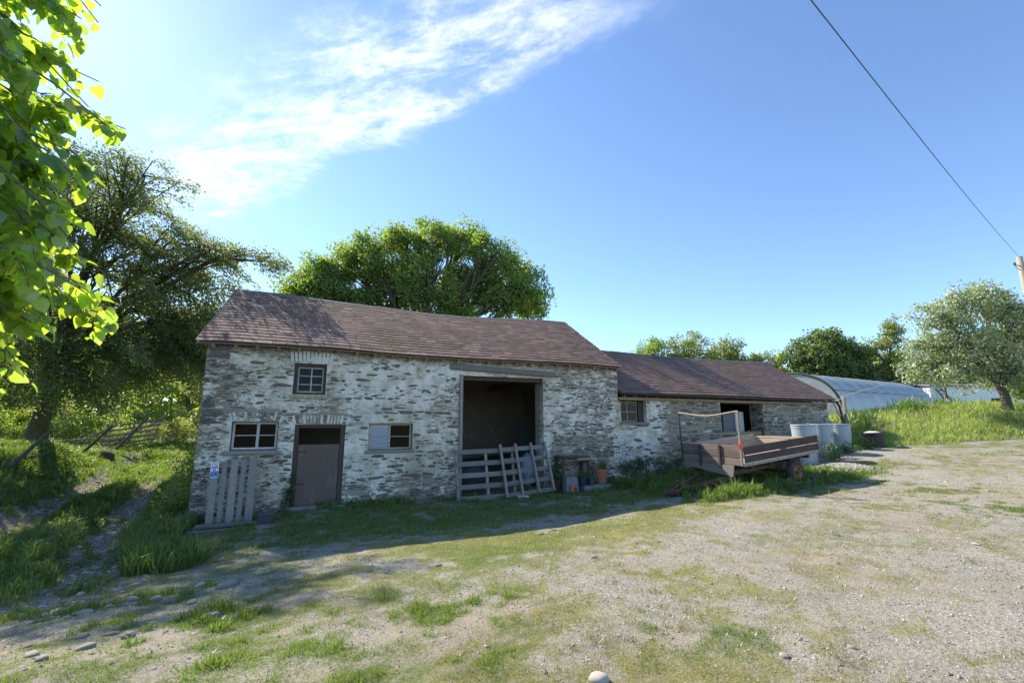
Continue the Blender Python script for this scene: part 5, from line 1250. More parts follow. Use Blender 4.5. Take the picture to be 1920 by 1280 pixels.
for k in range(41):
    f = k / 40; p = cs * (1 - f) + ce * f; p[2] -= .25 * math.sin(math.pi * f); pts.append(p)
mb = MB(); mb.tube(pts, [.010] * 41, 6); tag(mb.build('power_cable', M['cable'], None, True), 'single dark overhead cable running from the power pole across the sky', 'cable')
# ------------------------------------------------------------------ leaning fence and broken gate along the lane
def lpost(x, y, h, lean, r, label): post('fence_post', x, y, h, r, 'bark', label, lean, 'post', 'leaning posts along the lane')
lpost(-7.95, 5.0, 1.0, (.75, .35), .055, 'leaning fence post nearest the yard on the lane bank')
lpost(-8.45, 10.6, 1.2, (.95, .45), .055, 'leaning fence post just beyond the mossy beech trunk')
lpost(-8.55, 14.2, 1.7, (1.2, .6), .06, 'tall leaning fence post before the broken field gate')
for k, zz in enumerate((.4, .75)):
    curve_thing('fence_wire', [(-7.6 - .1 * k, 5.2, gz(-7.8, 5) + zz), (-8.1, 10.8, gz(-8.4, 10.6) + zz), (-8.2, 14.4, gz(-8.5, 14.2) + zz), (-9.0, 17.5, gz(-9, 17.5) + zz)], .006, 'wire', ('lower' if k == 0 else 'upper') + ' slack wire between the leaning lane posts', 'wire', n=4)
gt_ = thing('field_gate', 'broken grey field gate sagging in the hedge beside the lane', 'gate', (-8.9, 17.0, gz(-8.9, 17)))
g0 = np.array((-9.5, 16.3, gz(-9.5, 16.3) + .1)); gd = np.array((.80, .58, .14)); gu = np.array((.17, .0, .98))
for k in range(5):
    a = g0 + gu * (.1 + .24 * k); mb = MB(); mb.bar(a, a + gd * 2.3, .035, .09, bev=.005); mb.build('rail', M['old_wood'], gt_)
for s in (.03, 1.1, 2.22):
    a = g0 + gd * s; mb = MB(); mb.bar(a - gu * .02, a + gu * 1.2, .04, .09, up=(0, 1, 0)); mb.build('stile', M['old_wood'], gt_)
mb = MB(); mb.bar(g0 + gu * .1, g0 + gd * 2.2 + gu * 1.05, .035, .08); mb.build('brace', M['old_wood'], gt_)
mb = MB(); mb.bar(g0 + (-.9, -.3, .15), g0 + (.6, .45, 1.25), .05, .1, bev=.006); tag(mb.build('loose_rail', M['old_wood']), 'loose grey rail slanting against the broken field gate', 'rail')
z = gz(-8.1, 12.6); lumpy('mossy_stump', (-8.05, 12.4, z + .02), (.34, .3, .3), 'moss_bark', 'squat mossy stump on the bank beside the leaning posts', 'stump', 12)
LIME_MORE = [(-5.3, 4.16, 1.36), (-2.42, 2.3, 3.19), (-4.89, 4.37, 1.65), (-4.02, 3.32, 1.33), (-3.7, 3.02, 2.09), (-4.34, 3.98, 4.03), (-5.58, 4.46, 1.96), (-4.25, 3.32, 2.73), (-4.73, 3.49, 3.08), (-4.93, 4.17, 3.6), (-5.03, 4.23, 2.5), (-5.32, 4.63, 1.22), (-3.61, 2.53, 3.73), (-4.55, 4.11, 1.46), (-4.94, 4.04, 3.83), (-3.3, 2.33, 3.36), (-3.69, 3.5, 2.92), (-3.25, 2.71, 2.81), (-3.66, 3.07, 1.48), (-3.21, 2.95, 3.17), (-4.2, 3.49, 1.58), (-4.1, 3.73, 4.48), (-4.49, 3.37, 2.86), (-4.48, 4.18, 3.54), (-3.21, 2.57, 1.95), (-3.03, 2.88, 1.62), (-5.18, 4.36, 3.11), (-5.51, 3.8, 4.66), (-4.73, 4.01, 2.73), (-3.22, 2.95, 2.39), (-4.19, 2.87, 3.8), (-3.79, 3.17, 2.28), (-3.96, 3.66, 2.48), (-4.24, 3.89, 3.65), (-2.74, 2.58, 1.62), (-3.93, 3.26, 2.24), (-3.81, 2.91, 2.57), (-5.42, 4.56, 1.26), (-3.8, 3.13, 2.17), (-3.4, 3.13, 2.4), (-5.39, 3.84, 4.63), (-5.47, 4.22, 2.19), (-5.22, 4.25, 2.77), (-4.12, 2.91, 3.69), (-4.12, 3.5, 2.07), (-5.03, 4.24, 1.56)]
LIME_ENDS = [(-3.15, 2.96, 4.79), (-3.28, 3.13, 4.79), (-3.4, 3.28, 4.41), (-3.72, 3.41, 4.83), (-3.58, 3.23, 4.26), (-3.28, 3.51, 4.11), (-2.35, 2.38, 3.36), (-3.03, 2.99, 3.42), (-3.95, 3.58, 3.93), (-3.7, 3.13, 4.05), (-3.94, 3.39, 4.65), (-2.98, 2.38, 3.98), (-3.09, 3.06, 3.05), (-2.94, 2.74, 3.05), (-3.55, 3.14, 3.17), (-3.05, 3.26, 2.74), (-2.49, 2.49, 2.6), (-2.96, 2.79, 2.56), (-3.23, 2.89, 2.45), (-3.44, 3.8, 2.47), (-3.49, 3.58, 2.51), (-2.91, 2.78, 2.15), (-4.05, 3.69, 2.13), (-2.7, 2.79, 1.93), (-3.66, 3.46, 1.96), (-2.93, 2.8, 1.76), (-2.87, 2.66, 1.54), (-4.21, 3.62, 3.12), (-3.22, 2.66, 3.2), (-3.27, 2.55, 3.87), (-4.43, 3.59, 4.14), (-4.21, 3.73, 2.5), (-3.17, 2.93, 2.32), (-3.89, 3.82, 2.71), (-3.19, 2.88, 4.6), (-3.31, 3.17, 4.06), (-2.91, 2.73, 2.79), (-4.36, 3.35, 5.14), (-3.72, 3.05, 4.83), (-3.85, 3.59, 4.04), (-4.06, 3.52, 3.84), (-2.9, 2.79, 3.19), (-3.39, 2.9, 3.09), (-2.79, 2.67, 2.8), (-2.93, 2.67, 2.66), (-2.49, 2.6, 2.37), (-3.37, 2.9, 2.6), (-3.43, 3.38, 2.34), (-2.87, 2.56, 2.11), (-3.58, 3.2, 3.91), (-3.28, 2.71, 3.93), (-3.4, 3.04, 1.91), (-4.22, 3.8, 1.71), (-3.66, 3.07, 3.06)]
# ------------------------------------------------------------------ leaves and trees
def leaf_quads(P, T, Nn, L, W, fold=.18):
    """one folded four-cornered leaf at each point P: T along the leaf, Nn its face"""
    T = T / np.linalg.norm(T, axis=1, keepdims=True); S = np.cross(T, Nn); S /= np.maximum(np.linalg.norm(S, axis=1, keepdims=True), 1e-6); U = np.cross(S, T)
    L = np.asarray(L).reshape(-1, 1); W = np.asarray(W).reshape(-1, 1)
    a = P; b = P + T * L * .45 + S * W * .5 + U * W * fold; c = P + T * L - U * L * .08; d = P + T * L * .45 - S * W * .5 + U * W * fold
    V = np.stack([a, b, c, d], 1).reshape(-1, 3); n = len(P); i = np.arange(n) * 4
    return V, np.c_[i, i + 1, i + 2, i + 3]
def leaf_heart(P, T, Nn, L, W):
    """broad toothed lime leaf: heart-shaped, two folded halves that droop to a drawn-out tip"""
    T = T / np.linalg.norm(T, axis=1, keepdims=True); S = np.cross(T, Nn); S /= np.maximum(np.linalg.norm(S, axis=1, keepdims=True), 1e-6); U = np.cross(S, T)
    L = np.asarray(L).reshape(-1, 1); W = np.asarray(W).reshape(-1, 1)
    prof = [(-.06, .26, .10), (.18, .50, .14), (.48, .46, .10), (.78, .22, .02)]
    ax = [(0, .0), (.30, .03), (.62, .0), (1.0, -.12)]
    mid = [P + T * L * t + U * L * h for t, h in ax]
    lf = [P + T * L * t + S * W * s + U * W * h for t, s, h in prof]; rt = [P + T * L * t - S * W * s + U * W * h for t, s, h in prof]
    V = np.stack(mid + lf + rt, 1).reshape(-1, 3); n = len(P); i = (np.arange(n) * 12)[:, None]
    F4 = np.concatenate([i + np.array([[0, 4, 5, 1]]), i + np.array([[1, 5, 6, 2]]), i + np.array([[1, 9, 8, 0]]), i + np.array([[2, 10, 9, 1]])])
    F4 = np.concatenate([F4, i + np.array([[2, 6, 7, 3]]), i + np.array([[3, 11, 10, 2]])])
    return V, F4
def rand_dirs(n, rg):
    v = rg.normal(size=(n, 3)); return v / np.linalg.norm(v, axis=1, keepdims=True)
def bez(p0, p1, p2, n=9):
    t = np.linspace(0, 1, n)[:, None]; return (1-t)**2 * p0 + 2*t*(1-t) * p1 + t*t * p2

def tree(name, label, base, trunk, r0, lobes, leaf, mat, seed, bark='bark', per=None, dens=14, cr=.55, nl=110, spray=0, droop=.1, group=None, cat='tree', gap=.12, limbs=True, up=.6, flat=.75):
    """trunk: top point of the bole; lobes: (x, y, z, rx, ry, rz, clump share). The crown is many leaf clumps spread through the lobes."""
    rg = np.random.default_rng(seed); base = np.array(base, float); top = np.array(trunk, float)
    t = thing(name, label, cat, base, group); tb = MB()
    bow = (base + top) / 2 + rg.normal(0, .12, 3) * np.linalg.norm(top - base) * .3 * (1, 1, 0)
    bole = bez(base - (0, 0, .3), bow, top, 10); rad = r0 * np.linspace(1, .62, 10); rad[0] *= 1.5; rad[1] *= 1.22; rad[2] *= 1.06
    bole = bole + rg.normal(0, r0 * .06, bole.shape); tb.tube(bole, rad, 12)
    C = []; axis = []
    for lb in lobes:
        c = np.array(lb[:3], float); rr = np.array(lb[3:6], float); k = lb[6] if len(lb) > 6 else 1.0
        nc = max(4, int(dens * k * (rr[0] * rr[1] + rr[1] * rr[2] + rr[0] * rr[2])))
        d = rand_dirs(nc, rg); q_ = rg.random(nc) ** (1 / 2.6)
        pts = c + d * rr * q_[:, None] * (1 + .22 * (vnoise(d[:, 0] * 2.2 + seed, d[:, 1] * 2.2 + d[:, 2] * 1.7, seed)[:, None] - .5) * 2)
        hole = fbm(pts[:, 0] * .55 + pts[:, 2] * .45, pts[:, 1] * .55 - pts[:, 2] * .4, seed + 5, 2)
        pts = pts[(hole > np.quantile(hole, gap))]
        C.append(pts); axis.append(np.tile(c, (len(pts), 1)))
        if limbs:
            f = rg.uniform(.72, 1.0); s0 = bole[int(f * 9)]; m = s0 * .45 + c * .55 + np.array((0, 0, .22 * np.linalg.norm((c - s0)[:2]) + .2)); e = c + rg.normal(0, .12, 3) * rr
            L = bez(s0, m, e, 9) + rg.normal(0, .03, (9, 3)) * np.linalg.norm(e - s0) * .35; L[0] = s0
            rl = np.linspace(r0 * .42 * min(1, .5 + k * .3), r0 * .12, 9); tb.tube(L, rl, 7, False)
            order = rg.permutation(len(pts))[:min(len(pts), 26)]
            for j in order:
                a = L[int(rg.integers(4, 9))]; b = pts[j]; mm = (a + b) / 2 + (0, 0, .12 * np.linalg.norm(b - a)) + rg.normal(0, .08, 3)
                tb.tube(bez(a, mm, b, 5), np.linspace(r0 * .11, .012, 5), 5, False)
    C = np.concatenate(C); A = np.concatenate(axis)
    tb.build('trunk', M[bark], t, True)
    n = len(C)
    if spray:
        # flat layered sprays that run outwards and droop
        out = C - (base * (1, 1, 0) + top * (0, 0, 1)) * 1.0; out = out * (1, 1, .35) + rg.normal(0, .9, out.shape) * (1, 1, .4); out /= np.linalg.norm(out, axis=1, keepdims=True)
        out[:, 2] -= droop + .2 * rg.random(n); out /= np.linalg.norm(out, axis=1, keepdims=True)
        ci = np.repeat(np.arange(n), nl); u = rg.random(len(ci)) ** .8; O = out[ci]
        S = np.cross(O, np.tile((0, 0, 1.), (len(ci), 1))); S /= np.linalg.norm(S, axis=1, keepdims=True)
        ln = spray * rg.uniform(.6, 1.25, n)[ci]; w = rg.uniform(-1, 1, len(ci)) * .48 * ln * (1.1 - .8 * u)
        P = C[ci] + O * (ln * (u - .35))[:, None] + S * w[:, None] + rg.normal(0, .09, (len(ci), 3)); P[:, 2] -= .22 * ln * u * u
        T = O + S * np.sign(w)[:, None] * .8 + rg.normal(0, .35, P.shape); T[:, 2] -= .25
        Nn = np.tile((0, 0, .8), (len(ci), 1)) + rg.normal(0, .75, P.shape)
    else:
        ci = np.repeat(np.arange(n), nl); sz = rg.uniform(.65, 1.3, n)[ci][:, None]
        d = rand_dirs(len(ci), rg) * (rg.random(len(ci)) ** .45)[:, None] * cr * np.array((1, 1, flat)); P = C[ci] + d * sz
        T = rand_dirs(len(ci), rg) + .8 * d / cr; T[:, 2] -= .15 + droop
        Nn = rg.normal(0, .55, P.shape) + d / cr * .5; Nn[:, 2] += up
    L = leaf * rg.uniform(.7, 1.25, len(P)); V, F = leaf_quads(P, T, Nn, L, L * .62)
    off = base
    link('crown', mesh_np('crown', V - off, F, M[mat]), t)
    return t
M['beech_leaf'] = leaf_mat('beech_leaves', (.095, .130, .05), (.38, .47, .12), .50, .5)
M['oak_leaf'] = leaf_mat('oak_leaves', (.095, .165, .026), (.40, .56, .05), .50, .5)
M['lime_leaf'] = leaf_mat('lime_leaves', (.060, .15, .018), (.54, .74, .055), .66, .45, rough=.35, spec=.06)
M['haw_leaf'] = leaf_mat('blossoming_hawthorn', (.16, .225, .075), (.44, .57, .15), .46, .4, pale=(.66, .66, .54), palef=.28)
M['ash_leaf'] = leaf_mat('fresh_green_leaves', (.12, .165, .035), (.40, .48, .07), .47, .4)
M['dark_leaf'] = leaf_mat('deep_green_leaves', (.075, .125, .025), (.27, .38, .045), .44, .4)
M['pale_leaf'] = leaf_mat('pale_willow_leaves', (.18, .22, .065), (.56, .64, .13), .52, .35)
M['hedge_leaf'] = leaf_mat('hedge_leaves', (.10, .165, .03), (.42, .56, .06), .48, .4)
M['nettle_leaf'] = leaf_mat('nettle_leaves', (.040, .085, .018), (.15, .26, .03), .35, .4)

bz = gz(-9.1, 9.5)
tree('beech_tree', 'large drooping beech with fine bronze green leaves left of the barn', (-9.2, 9.6, bz), (-8.9, 9.3, 4.2), .30,
     [(-7.4,8.0,7.0,3.0,2.8,2.3,1),(-6.6,6.4,8.9,1.9,1.8,1.0,1),(-6.1,5.0,9.7,1.6,1.5,.6,.9),(-5.0,7.6,6.6,1.9,1.7,1.3,1.1),(-3.8,5.6,7.5,1.3,.8,.4,1.1),(-2.3,4.7,7.2,.9,.6,.25,1.5),(-5.2,7.0,8.1,1.8,1.6,1.0,1.1),(-4.7,7.8,5.4,1.5,1.2,1.3,1.1),(-10.6,7.6,8.0,2.8,2.6,2.2,.9),(-8.6,5.6,9.0,2.2,1.8,1.0,.9),
      (-6.8,8.3,4.4,2.4,2.2,1.1,1.1),(-4.7,8.3,4.6,1.1,1.0,1.5,1.2),(-9.8,7.4,4.9,2.4,2.2,1.2,1),(-8.0,9.8,6.0,2.4,2.2,1.6,.6),(-11.5,9.5,5.9,2.4,2.2,1.6,.5),(-9.0,9.0,9.9,1.9,1.8,.9,.8),(-4.2,8.2,5.6,1.0,.9,.9,1),(-7.7,8.0,3.1,1.5,1.2,.8,1),(-5.5,8.6,3.5,1.2,1.0,.8,1),(-10.6,7.6,3.3,1.8,1.3,.9,1),(-4.0,8.0,3.9,.7,.7,1.0,1)],
     .098, 'beech_leaf', 11, 'moss_bark', dens=9.5, nl=120, spray=1.05, droop=.5, gap=.11)
oz = gz(5.5, 14)
tree('oak_tree', 'big round crowned oak rising behind the tall barn roof', (5.6, 14.6, oz), (5.4, 14.4, 5.2), .55,
     [(-1.5,17.3,9.9,1.25,1.25,1.02,1.0),(-2.0,19.4,9.5,1.10,1.10,0.90,1.0),(-0.1,16.6,10.5,1.60,1.60,1.31,1.0),(1.3,17.5,11.6,1.50,1.50,1.23,1.0),(2.5,15.2,11.7,1.60,1.60,1.31,1.0),(4.5,15.8,13.1,1.50,1.50,1.23,1.0),(6.0,13.5,12.8,1.45,1.45,1.19,1.0),(7.9,14.3,13.2,1.50,1.50,1.23,1.0),(9.1,12.3,11.8,1.40,1.40,1.15,1.0),(11.1,13.3,11.6,1.35,1.35,1.11,1.0),(11.2,11.8,9.7,1.30,1.30,1.07,1.0),(12.4,13.2,9.0,1.20,1.20,0.98,1.0),(0.9,16.4,9.3,1.70,1.70,1.39,1.0),(3.5,16.8,10.4,2.00,2.00,1.64,1.0),(5.6,14.1,10.4,2.10,2.10,1.72,1.0),(8.5,14.6,10.5,2.00,2.00,1.64,1.0),(9.9,12.5,9.1,1.60,1.60,1.31,1.0),(4.9,16.6,8.7,1.90,1.90,1.56,1.0),(7.3,13.8,8.1,1.90,1.90,1.56,1.0),(2.4,16.4,8.3,1.8,1.8,1.3,1.0),(.2,17.4,8.0,1.6,1.6,1.2,1.0)],
     .185, 'oak_leaf', 12, dens=5.6, nl=115, cr=.66, gap=.08)
tree('hawthorn_tree', 'blossoming whitish green hawthorn standing on the grass bank at right', (27.8, -2.55, 2.1), (27.45, -2.4, 3.7), .21,
     [(24.5,-2.1,6.1,1.00,1.00,0.78,1),(25.9,-2.3,6.9,1.00,1.00,0.78,1),(27.5,-2.5,7.1,1.00,1.00,0.78,1),(27.3,-3.4,6.6,1.10,1.10,0.86,1),(29.0,-3.5,6.2,1.30,1.30,1.01,1),(25.4,-1.3,5.3,0.90,0.90,0.70,1),(25.4,-2.3,5.1,1.20,1.20,0.94,1),(27.3,-2.6,5.2,1.20,1.20,0.94,1),(29.5,-3.0,5.1,1.30,1.30,1.01,1),(24.4,-1.6,4.0,0.95,0.95,0.74,1),(26.3,-1.9,3.9,0.90,0.90,0.70,1),(28.3,-2.2,3.9,1.00,1.00,0.78,1),(28.3,-3.3,3.8,1.10,1.10,0.86,1),(24.3,-1.2,4.9,0.50,0.50,0.39,1),(24.9,-0.7,4.0,0.55,0.55,0.43,1)],
     .12, 'haw_leaf', 13, dens=11, nl=80, cr=.42, gap=.10)
for i, (x, y, h, w, mat, lb) in enumerate(((26.6,19.2,9.2,2.3,'oak_leaf','yellowish green tree just behind the ridge of the cowshed roof, leftmost of the row'),(29.9,17.8,9.8,2.2,'ash_leaf','taller feathery tree second in the row behind the cowshed roof'),(33.2,16.6,9.2,2.2,'ash_leaf','spindly topped tree third in the row behind the cowshed roof'),(36.0,15.2,7.9,2.2,'ash_leaf','lower bushy tree between the cowshed ridge and the polytunnel'))):
    z = gz(x, y); tree('ash_tree', lb, (x, y, z), (x, y, z + 3), .22, [(x,y,h-1.3,w*.8,w*.8,1.2,1),(x-.9,y+.3,h-2.8,w*.75,w*.8,1.3,1),(x+1.0,y-.3,h-3.0,w*.8,w*.8,1.4,1),(x,y,h-4.4,w,w,1.5,.8)], .20, mat, 30 + i, dens=6, nl=62, cr=.6, gap=.2, group='row of trees beyond the cowshed')
z = gz(40, 13); tree('sycamore_tree', 'dark dense dome shaped tree beyond the middle of the polytunnel', (39.2, 11.6, z), (39.2, 11.6, z + 2.6), .3, [(39.2,11.6,8.2,1.7,1.7,1.3,1.2),(37.4,12.2,7.0,1.7,1.7,1.4,1.1),(40.9,11.2,6.9,1.9,1.8,1.5,1.1),(39.2,11.4,5.8,2.8,2.2,1.5,1.1),(36.8,12.6,5.2,1.4,1.5,1.2,1),(42.0,10.8,5.2,1.5,1.5,1.2,1)], .23, 'dark_leaf', 41, dens=6.5, nl=75, cr=.6, gap=.05)
z = gz(44, 10); tree('conifer_tree', 'slim leaning topped tree with wispy sides right of the dark dome tree', (43.6, 9.6, z), (43.5, 9.6, z + 4.5), .22, [(44.3,9.3,9.6,.6,.7,1.0,1.4),(43.9,9.4,8.4,.95,.9,.9,1.2),(42.4,10.0,7.6,1.0,1,.9,1),(43.6,9.6,6.9,1.5,1.3,1.2,1),(45.0,9.2,6.3,1.4,1.3,1.2,1),(42.6,9.8,5.6,1.5,1.4,1.2,1),(44.2,9.4,4.9,2.0,1.5,1.2,1)], .19, 'ash_leaf', 42, dens=6.5, nl=62, cr=.5, gap=.15)
z = gz(47, 8); tree('shrub_tree', 'low bushy tree filling the gap between slim tree and hawthorn', (47, 7.6, z), (47, 7.6, z + 2), .2, [(46.6,7.8,6.0,1.5,1.5,1.3,1),(48.4,7.0,5.8,1.6,1.5,1.4,1),(50.4,5.6,5.4,1.7,1.6,1.4,1),(47.4,7.2,4.4,2.4,1.8,1.3,1)], .2, 'ash_leaf', 43, dens=6, nl=60, cr=.55, gap=.15)
z = gz(33, -4); tree('elder_bush', 'bright green low bush behind the hawthorn trunk', (31.5, -3.2, z), (31.5, -3.2, z + .8), .1, [(30.6,-2.6,3.4,1.0,1,.8,1),(32.2,-3.4,3.5,1.2,1.2,.9,1),(34,-4.4,3.8,1.3,1.3,1.1,1)], .15, 'oak_leaf', 44, dens=9, nl=60, cr=.4, gap=.1, cat='bush')
# trees down the lane
for i, (x, y, h, w, mat, lb) in enumerate(((-15.5,25.5,8.5,2.6,'dark_leaf','dark tree beyond the broken gate left of the lane'),(-14.5,31,10,3.2,'hedge_leaf','broad tree far off across the left field edge'),(-9.6,33,11,3.0,'ash_leaf','tall sunlit tree where the lane disappears'),(-18.5,22,8.5,3.0,'hedge_leaf','rounded field tree behind the beech trunk'),(-6.0,31,10.5,2.6,'dark_leaf','dark trunked tree right of the end of the lane'),(-3.6,26.5,9,2.2,'dark_leaf','dark tree half hidden by the barn gable'),(-20,40,12,4.2,'hedge_leaf','farthest broad tree behind the lane trees'),(-24.5,15,9,3.4,'dark_leaf','field tree at the far left behind the lime leaves'),(-16,36,11,3.6,'ash_leaf','sunlit tree between the far field and the lane'),(-28,24,10,4,'hedge_leaf','wide tree on the far side of the left field'))):
    z = gz(x, y); tree('lane_tree', lb, (x, y, z), (x + .2, y, z + 2.6), .24 + .02 * (i % 3), [(x,y,h-1.6,w*.8,w*.8,1.5,1),(x-.5*w,y,h-3.4,w*.7,w*.7,1.5,1),(x+.5*w,y,h-3.6,w*.7,w*.7,1.5,1),(x,y-.3*w,h-5.0,w,w*.8,1.5,.9)], .20, mat, 60 + i, dens=4.2, nl=62, cr=.7, gap=.15, group='trees down the lane')
z = gz(-6.4, 22.5); tree('willow_tree', 'pale yellow green willow close behind the left gable of the barn', (-6.0, 22.8, z), (-6.1, 22.6, z + 2.2), .2, [(-6.6,22.4,6.6,1.3,1.4,1.3,1),(-7.1,22.3,4.9,1.2,1.3,1.2,1),(-5.6,22.3,5.6,1.5,1.4,1.6,1),(-6.2,22.2,3.6,1.6,1.4,1.0,1)], .15, 'pale_leaf', 80, dens=8, nl=80, cr=.5, gap=.12, droop=.5)
def leafy(name, label, cat, lobes, leaf, mat, seed, dens=16, nl=40, cr=.25, stems=True, group=None, kind=None, up=.6):
    """a low leafy plant: stems from the ground with leaves all over"""
    rg = np.random.default_rng(seed); x0 = np.mean([l[0] for l in lobes]); y0 = np.mean([l[1] for l in lobes]); base = np.array((x0, y0, gz(x0, y0)))
    t = thing(name, label, cat, base, group); C = []; sb = MB()
    for lb in lobes:
        c = np.array(lb[:3]); rr = np.array(lb[3:6]); n = max(4, int(dens * (rr[0]*rr[1] + rr[1]*rr[2] + rr[0]*rr[2]))); pts = c + rand_dirs(n, rg) * rr * (rg.random((n, 1)) ** .4); C.append(pts)
        for p in pts[:max(3, n // 3)]:
            q_ = np.array((c[0] + (p[0]-c[0]) * .5, c[1] + (p[1]-c[1]) * .5, 0)); q_[2] = gz(q_[0], q_[1]) - .03
            sb.tube([q_, (q_ + p) / 2 + rg.normal(0, .03, 3), p], [.008, .006, .003], 4, False)
    C = np.concatenate(C); C[:, 2] = np.maximum(C[:, 2], tz(C[:, 0], C[:, 1]) + .06)
    sb.build('stems', M['nettle_leaf'] if mat != 'hedge_leaf' else M['bark'], t)
    ci = np.repeat(np.arange(len(C)), nl); d = rand_dirs(len(ci), rg) * (rg.random((len(ci), 1)) ** .5) * cr; P = C[ci] + d; P[:, 2] = np.maximum(P[:, 2], tz(P[:, 0], P[:, 1]) + .02)
    T = rand_dirs(len(ci), rg) + d / cr * .8; T[:, 2] -= .2; Nn = rg.normal(0, .5, P.shape); Nn[:, 2] += up
    L = leaf * rg.uniform(.6, 1.3, len(P)); V, F = leaf_quads(P, T, Nn, L, L * .6)
    link('leaves', mesh_np('leaves', V - base, F, M[mat]), t); return t
leafy('bramble_bush', 'bramble bush climbing the left gable corner of the barn', 'bush', [(-2.95,.5,.15,.35,.5,.45),(-2.95,1.8,.35,.35,.7,.6),(-3.0,3.4,.5,.4,.9,.7),(-3.05,5.2,.65,.5,1.0,.8),(-3.3,7.2,.8,.6,.9,.9)], .07, 'hedge_leaf', 90, 34, 40, .2)
leafy('hedge_bush', 'dark rounded bush beside the lane under the distant trees', 'bush', [(-8.6,20.5,1.0,.9,.9,.7),(-7.9,23.5,1.1,1.1,1.0,.8),(-9.9,19.2,.9,.8,.8,.6)], .11, 'pale_leaf', 91, 16, 50, .3)
leafy('hedge_bush', 'scrubby dark hedge growing through the broken gate', 'bush', [(-9.6,18.6,1.2,1.2,.8,1.0),(-11.5,18,1.2,1.3,.9,1.0),(-13.5,17.5,1.1,1.4,.9,.9)], .11, 'hedge_leaf', 92, 14, 50, .32)
leafy('hedge_bush', 'tall sunlit hedge growth closing the end of the lane', 'bush', [(-9.2,29,1.6,1.6,1.0,1.5),(-7.2,30.5,1.6,1.6,1.0,1.5),(-5.2,28.5,1.5,1.6,1.0,1.4),(-11.8,27.5,1.4,1.6,1.0,1.2)], .16, 'pale_leaf', 97, 10, 60, .42)
leafy('hedge_bush', 'field hedge running behind the beech trunk on the left', 'bush', [(-17,27,1.5,2.2,1.0,1.2),(-21,24.5,1.5,2.2,1.0,1.2),(-25,21,1.5,2.2,1.2,1.2),(-29,17,1.5,2.4,1.5,1.2),(-14,29.5,1.5,2.0,1.0,1.2)], .17, 'hedge_leaf', 98, 8, 60, .45)
leafy('nettle_patch', 'nettles growing at the foot of the wall right of the flowerpots', 'plant', [(8.9,-.25,.3,.28,.2,.35),(9.5,-.3,.35,.35,.25,.4),(10.2,-.35,.3,.35,.25,.32),(10.9,-.3,.32,.35,.25,.3)], .06, 'nettle_leaf', 93, 60, 34, .13)
leafy('nettle_patch', 'leafy weeds between the plastic drums and the wheel', 'plant', [(14.9,-2.9,.65,.3,.22,.2),(15.35,-2.55,.75,.3,.22,.25),(16.5,-2.4,.85,.4,.22,.2),(17.6,-2.3,.95,.4,.25,.22)], .07, 'nettle_leaf', 94, 50, 34, .14)
leafy('door_creeper', 'small dark creeper growing up the left jamb of the stable door', 'plant', [(-.66,-.1,-.18,.13,.08,.2),(-.62,-.08,.12,.12,.05,.16),(-.6,-.07,.36,.08,.04,.08)], .055, 'nettle_leaf', 95, 110, 26, .08)
leafy('dock_plant', 'tall thin weed standing behind the grey box beside the pallets', 'plant', [(6.42,-.35,.2,.12,.1,.4),(6.30,-.38,.1,.12,.1,.3)], .07, 'nettle_leaf', 96, 90, 20, .1)
# plants in the pots
def shoots(parent, x, y, z, n, h, spread, mat, seed, w=.012):
    rg = np.random.default_rng(seed); a = rg.uniform(0, 6.28, n); r = np.sqrt(rg.random(n)) * spread * .5; P = np.c_[x + np.cos(a) * r, y + np.sin(a) * r, np.full(n, z)]
    V, F3, F4 = blades(P, h * rg.uniform(.5, 1.1, n), np.full(n, w), rg, lean=.4, seg=2)
    return link('shoots', mesh_np('shoots', V - np.array(OFF[parent.name]), [F4, F3], M[mat]), parent)
def blades(P, h, w, rg, lean=.35, seg=2):
    n = len(P); a = rg.uniform(0, 6.283, n); D = np.c_[np.cos(a), np.sin(a), np.zeros(n)]; b = rg.uniform(0, 6.283, n); S = np.c_[np.cos(b), np.sin(b), np.zeros(n)]
    le = (lean * rg.random(n) ** .7)[:, None]; h = h[:, None]; w = w[:, None]; Z = np.array((0, 0, 1.))
    if seg == 1:
        V = np.stack([P - S * w / 2, P + S * w / 2, P + Z * h * (1 - le * .3) + D * h * le], 1).reshape(-1, 3); i = np.arange(n) * 3
        return V, np.c_[i, i + 1, i + 2], np.zeros((0, 4), int)
    m = P + Z * h * .58 + D * h * le * .32; t = P + Z * h * (1 - .45 * le) + D * h * le * 1.1
    V = np.stack([P - S * w / 2, P + S * w / 2, m + S * w * .38, m - S * w * .38, t], 1).reshape(-1, 3); i = np.arange(n) * 5
    return V, np.c_[i + 3, i + 2, i + 4], np.c_[i, i + 1, i + 2, i + 3]
M['shoot'] = leaf_mat('pot_shoots', (.06, .13, .02), (.2, .36, .03), .4, .3)
shoots(TERRA, 7.76, -.55, .26, 70, .42, .32, 'shoot', 1, .016); shoots(BLUE, 7.02, -.66, .08, 160, .26, .22, 'shoot', 2, .012); shoots(BRN, 7.36, -.6, .02, 40, .16, .14, 'shoot', 3); shoots(RED, 6.35, -.32, -.03, 30, .5, .2, 'shoot', 4)
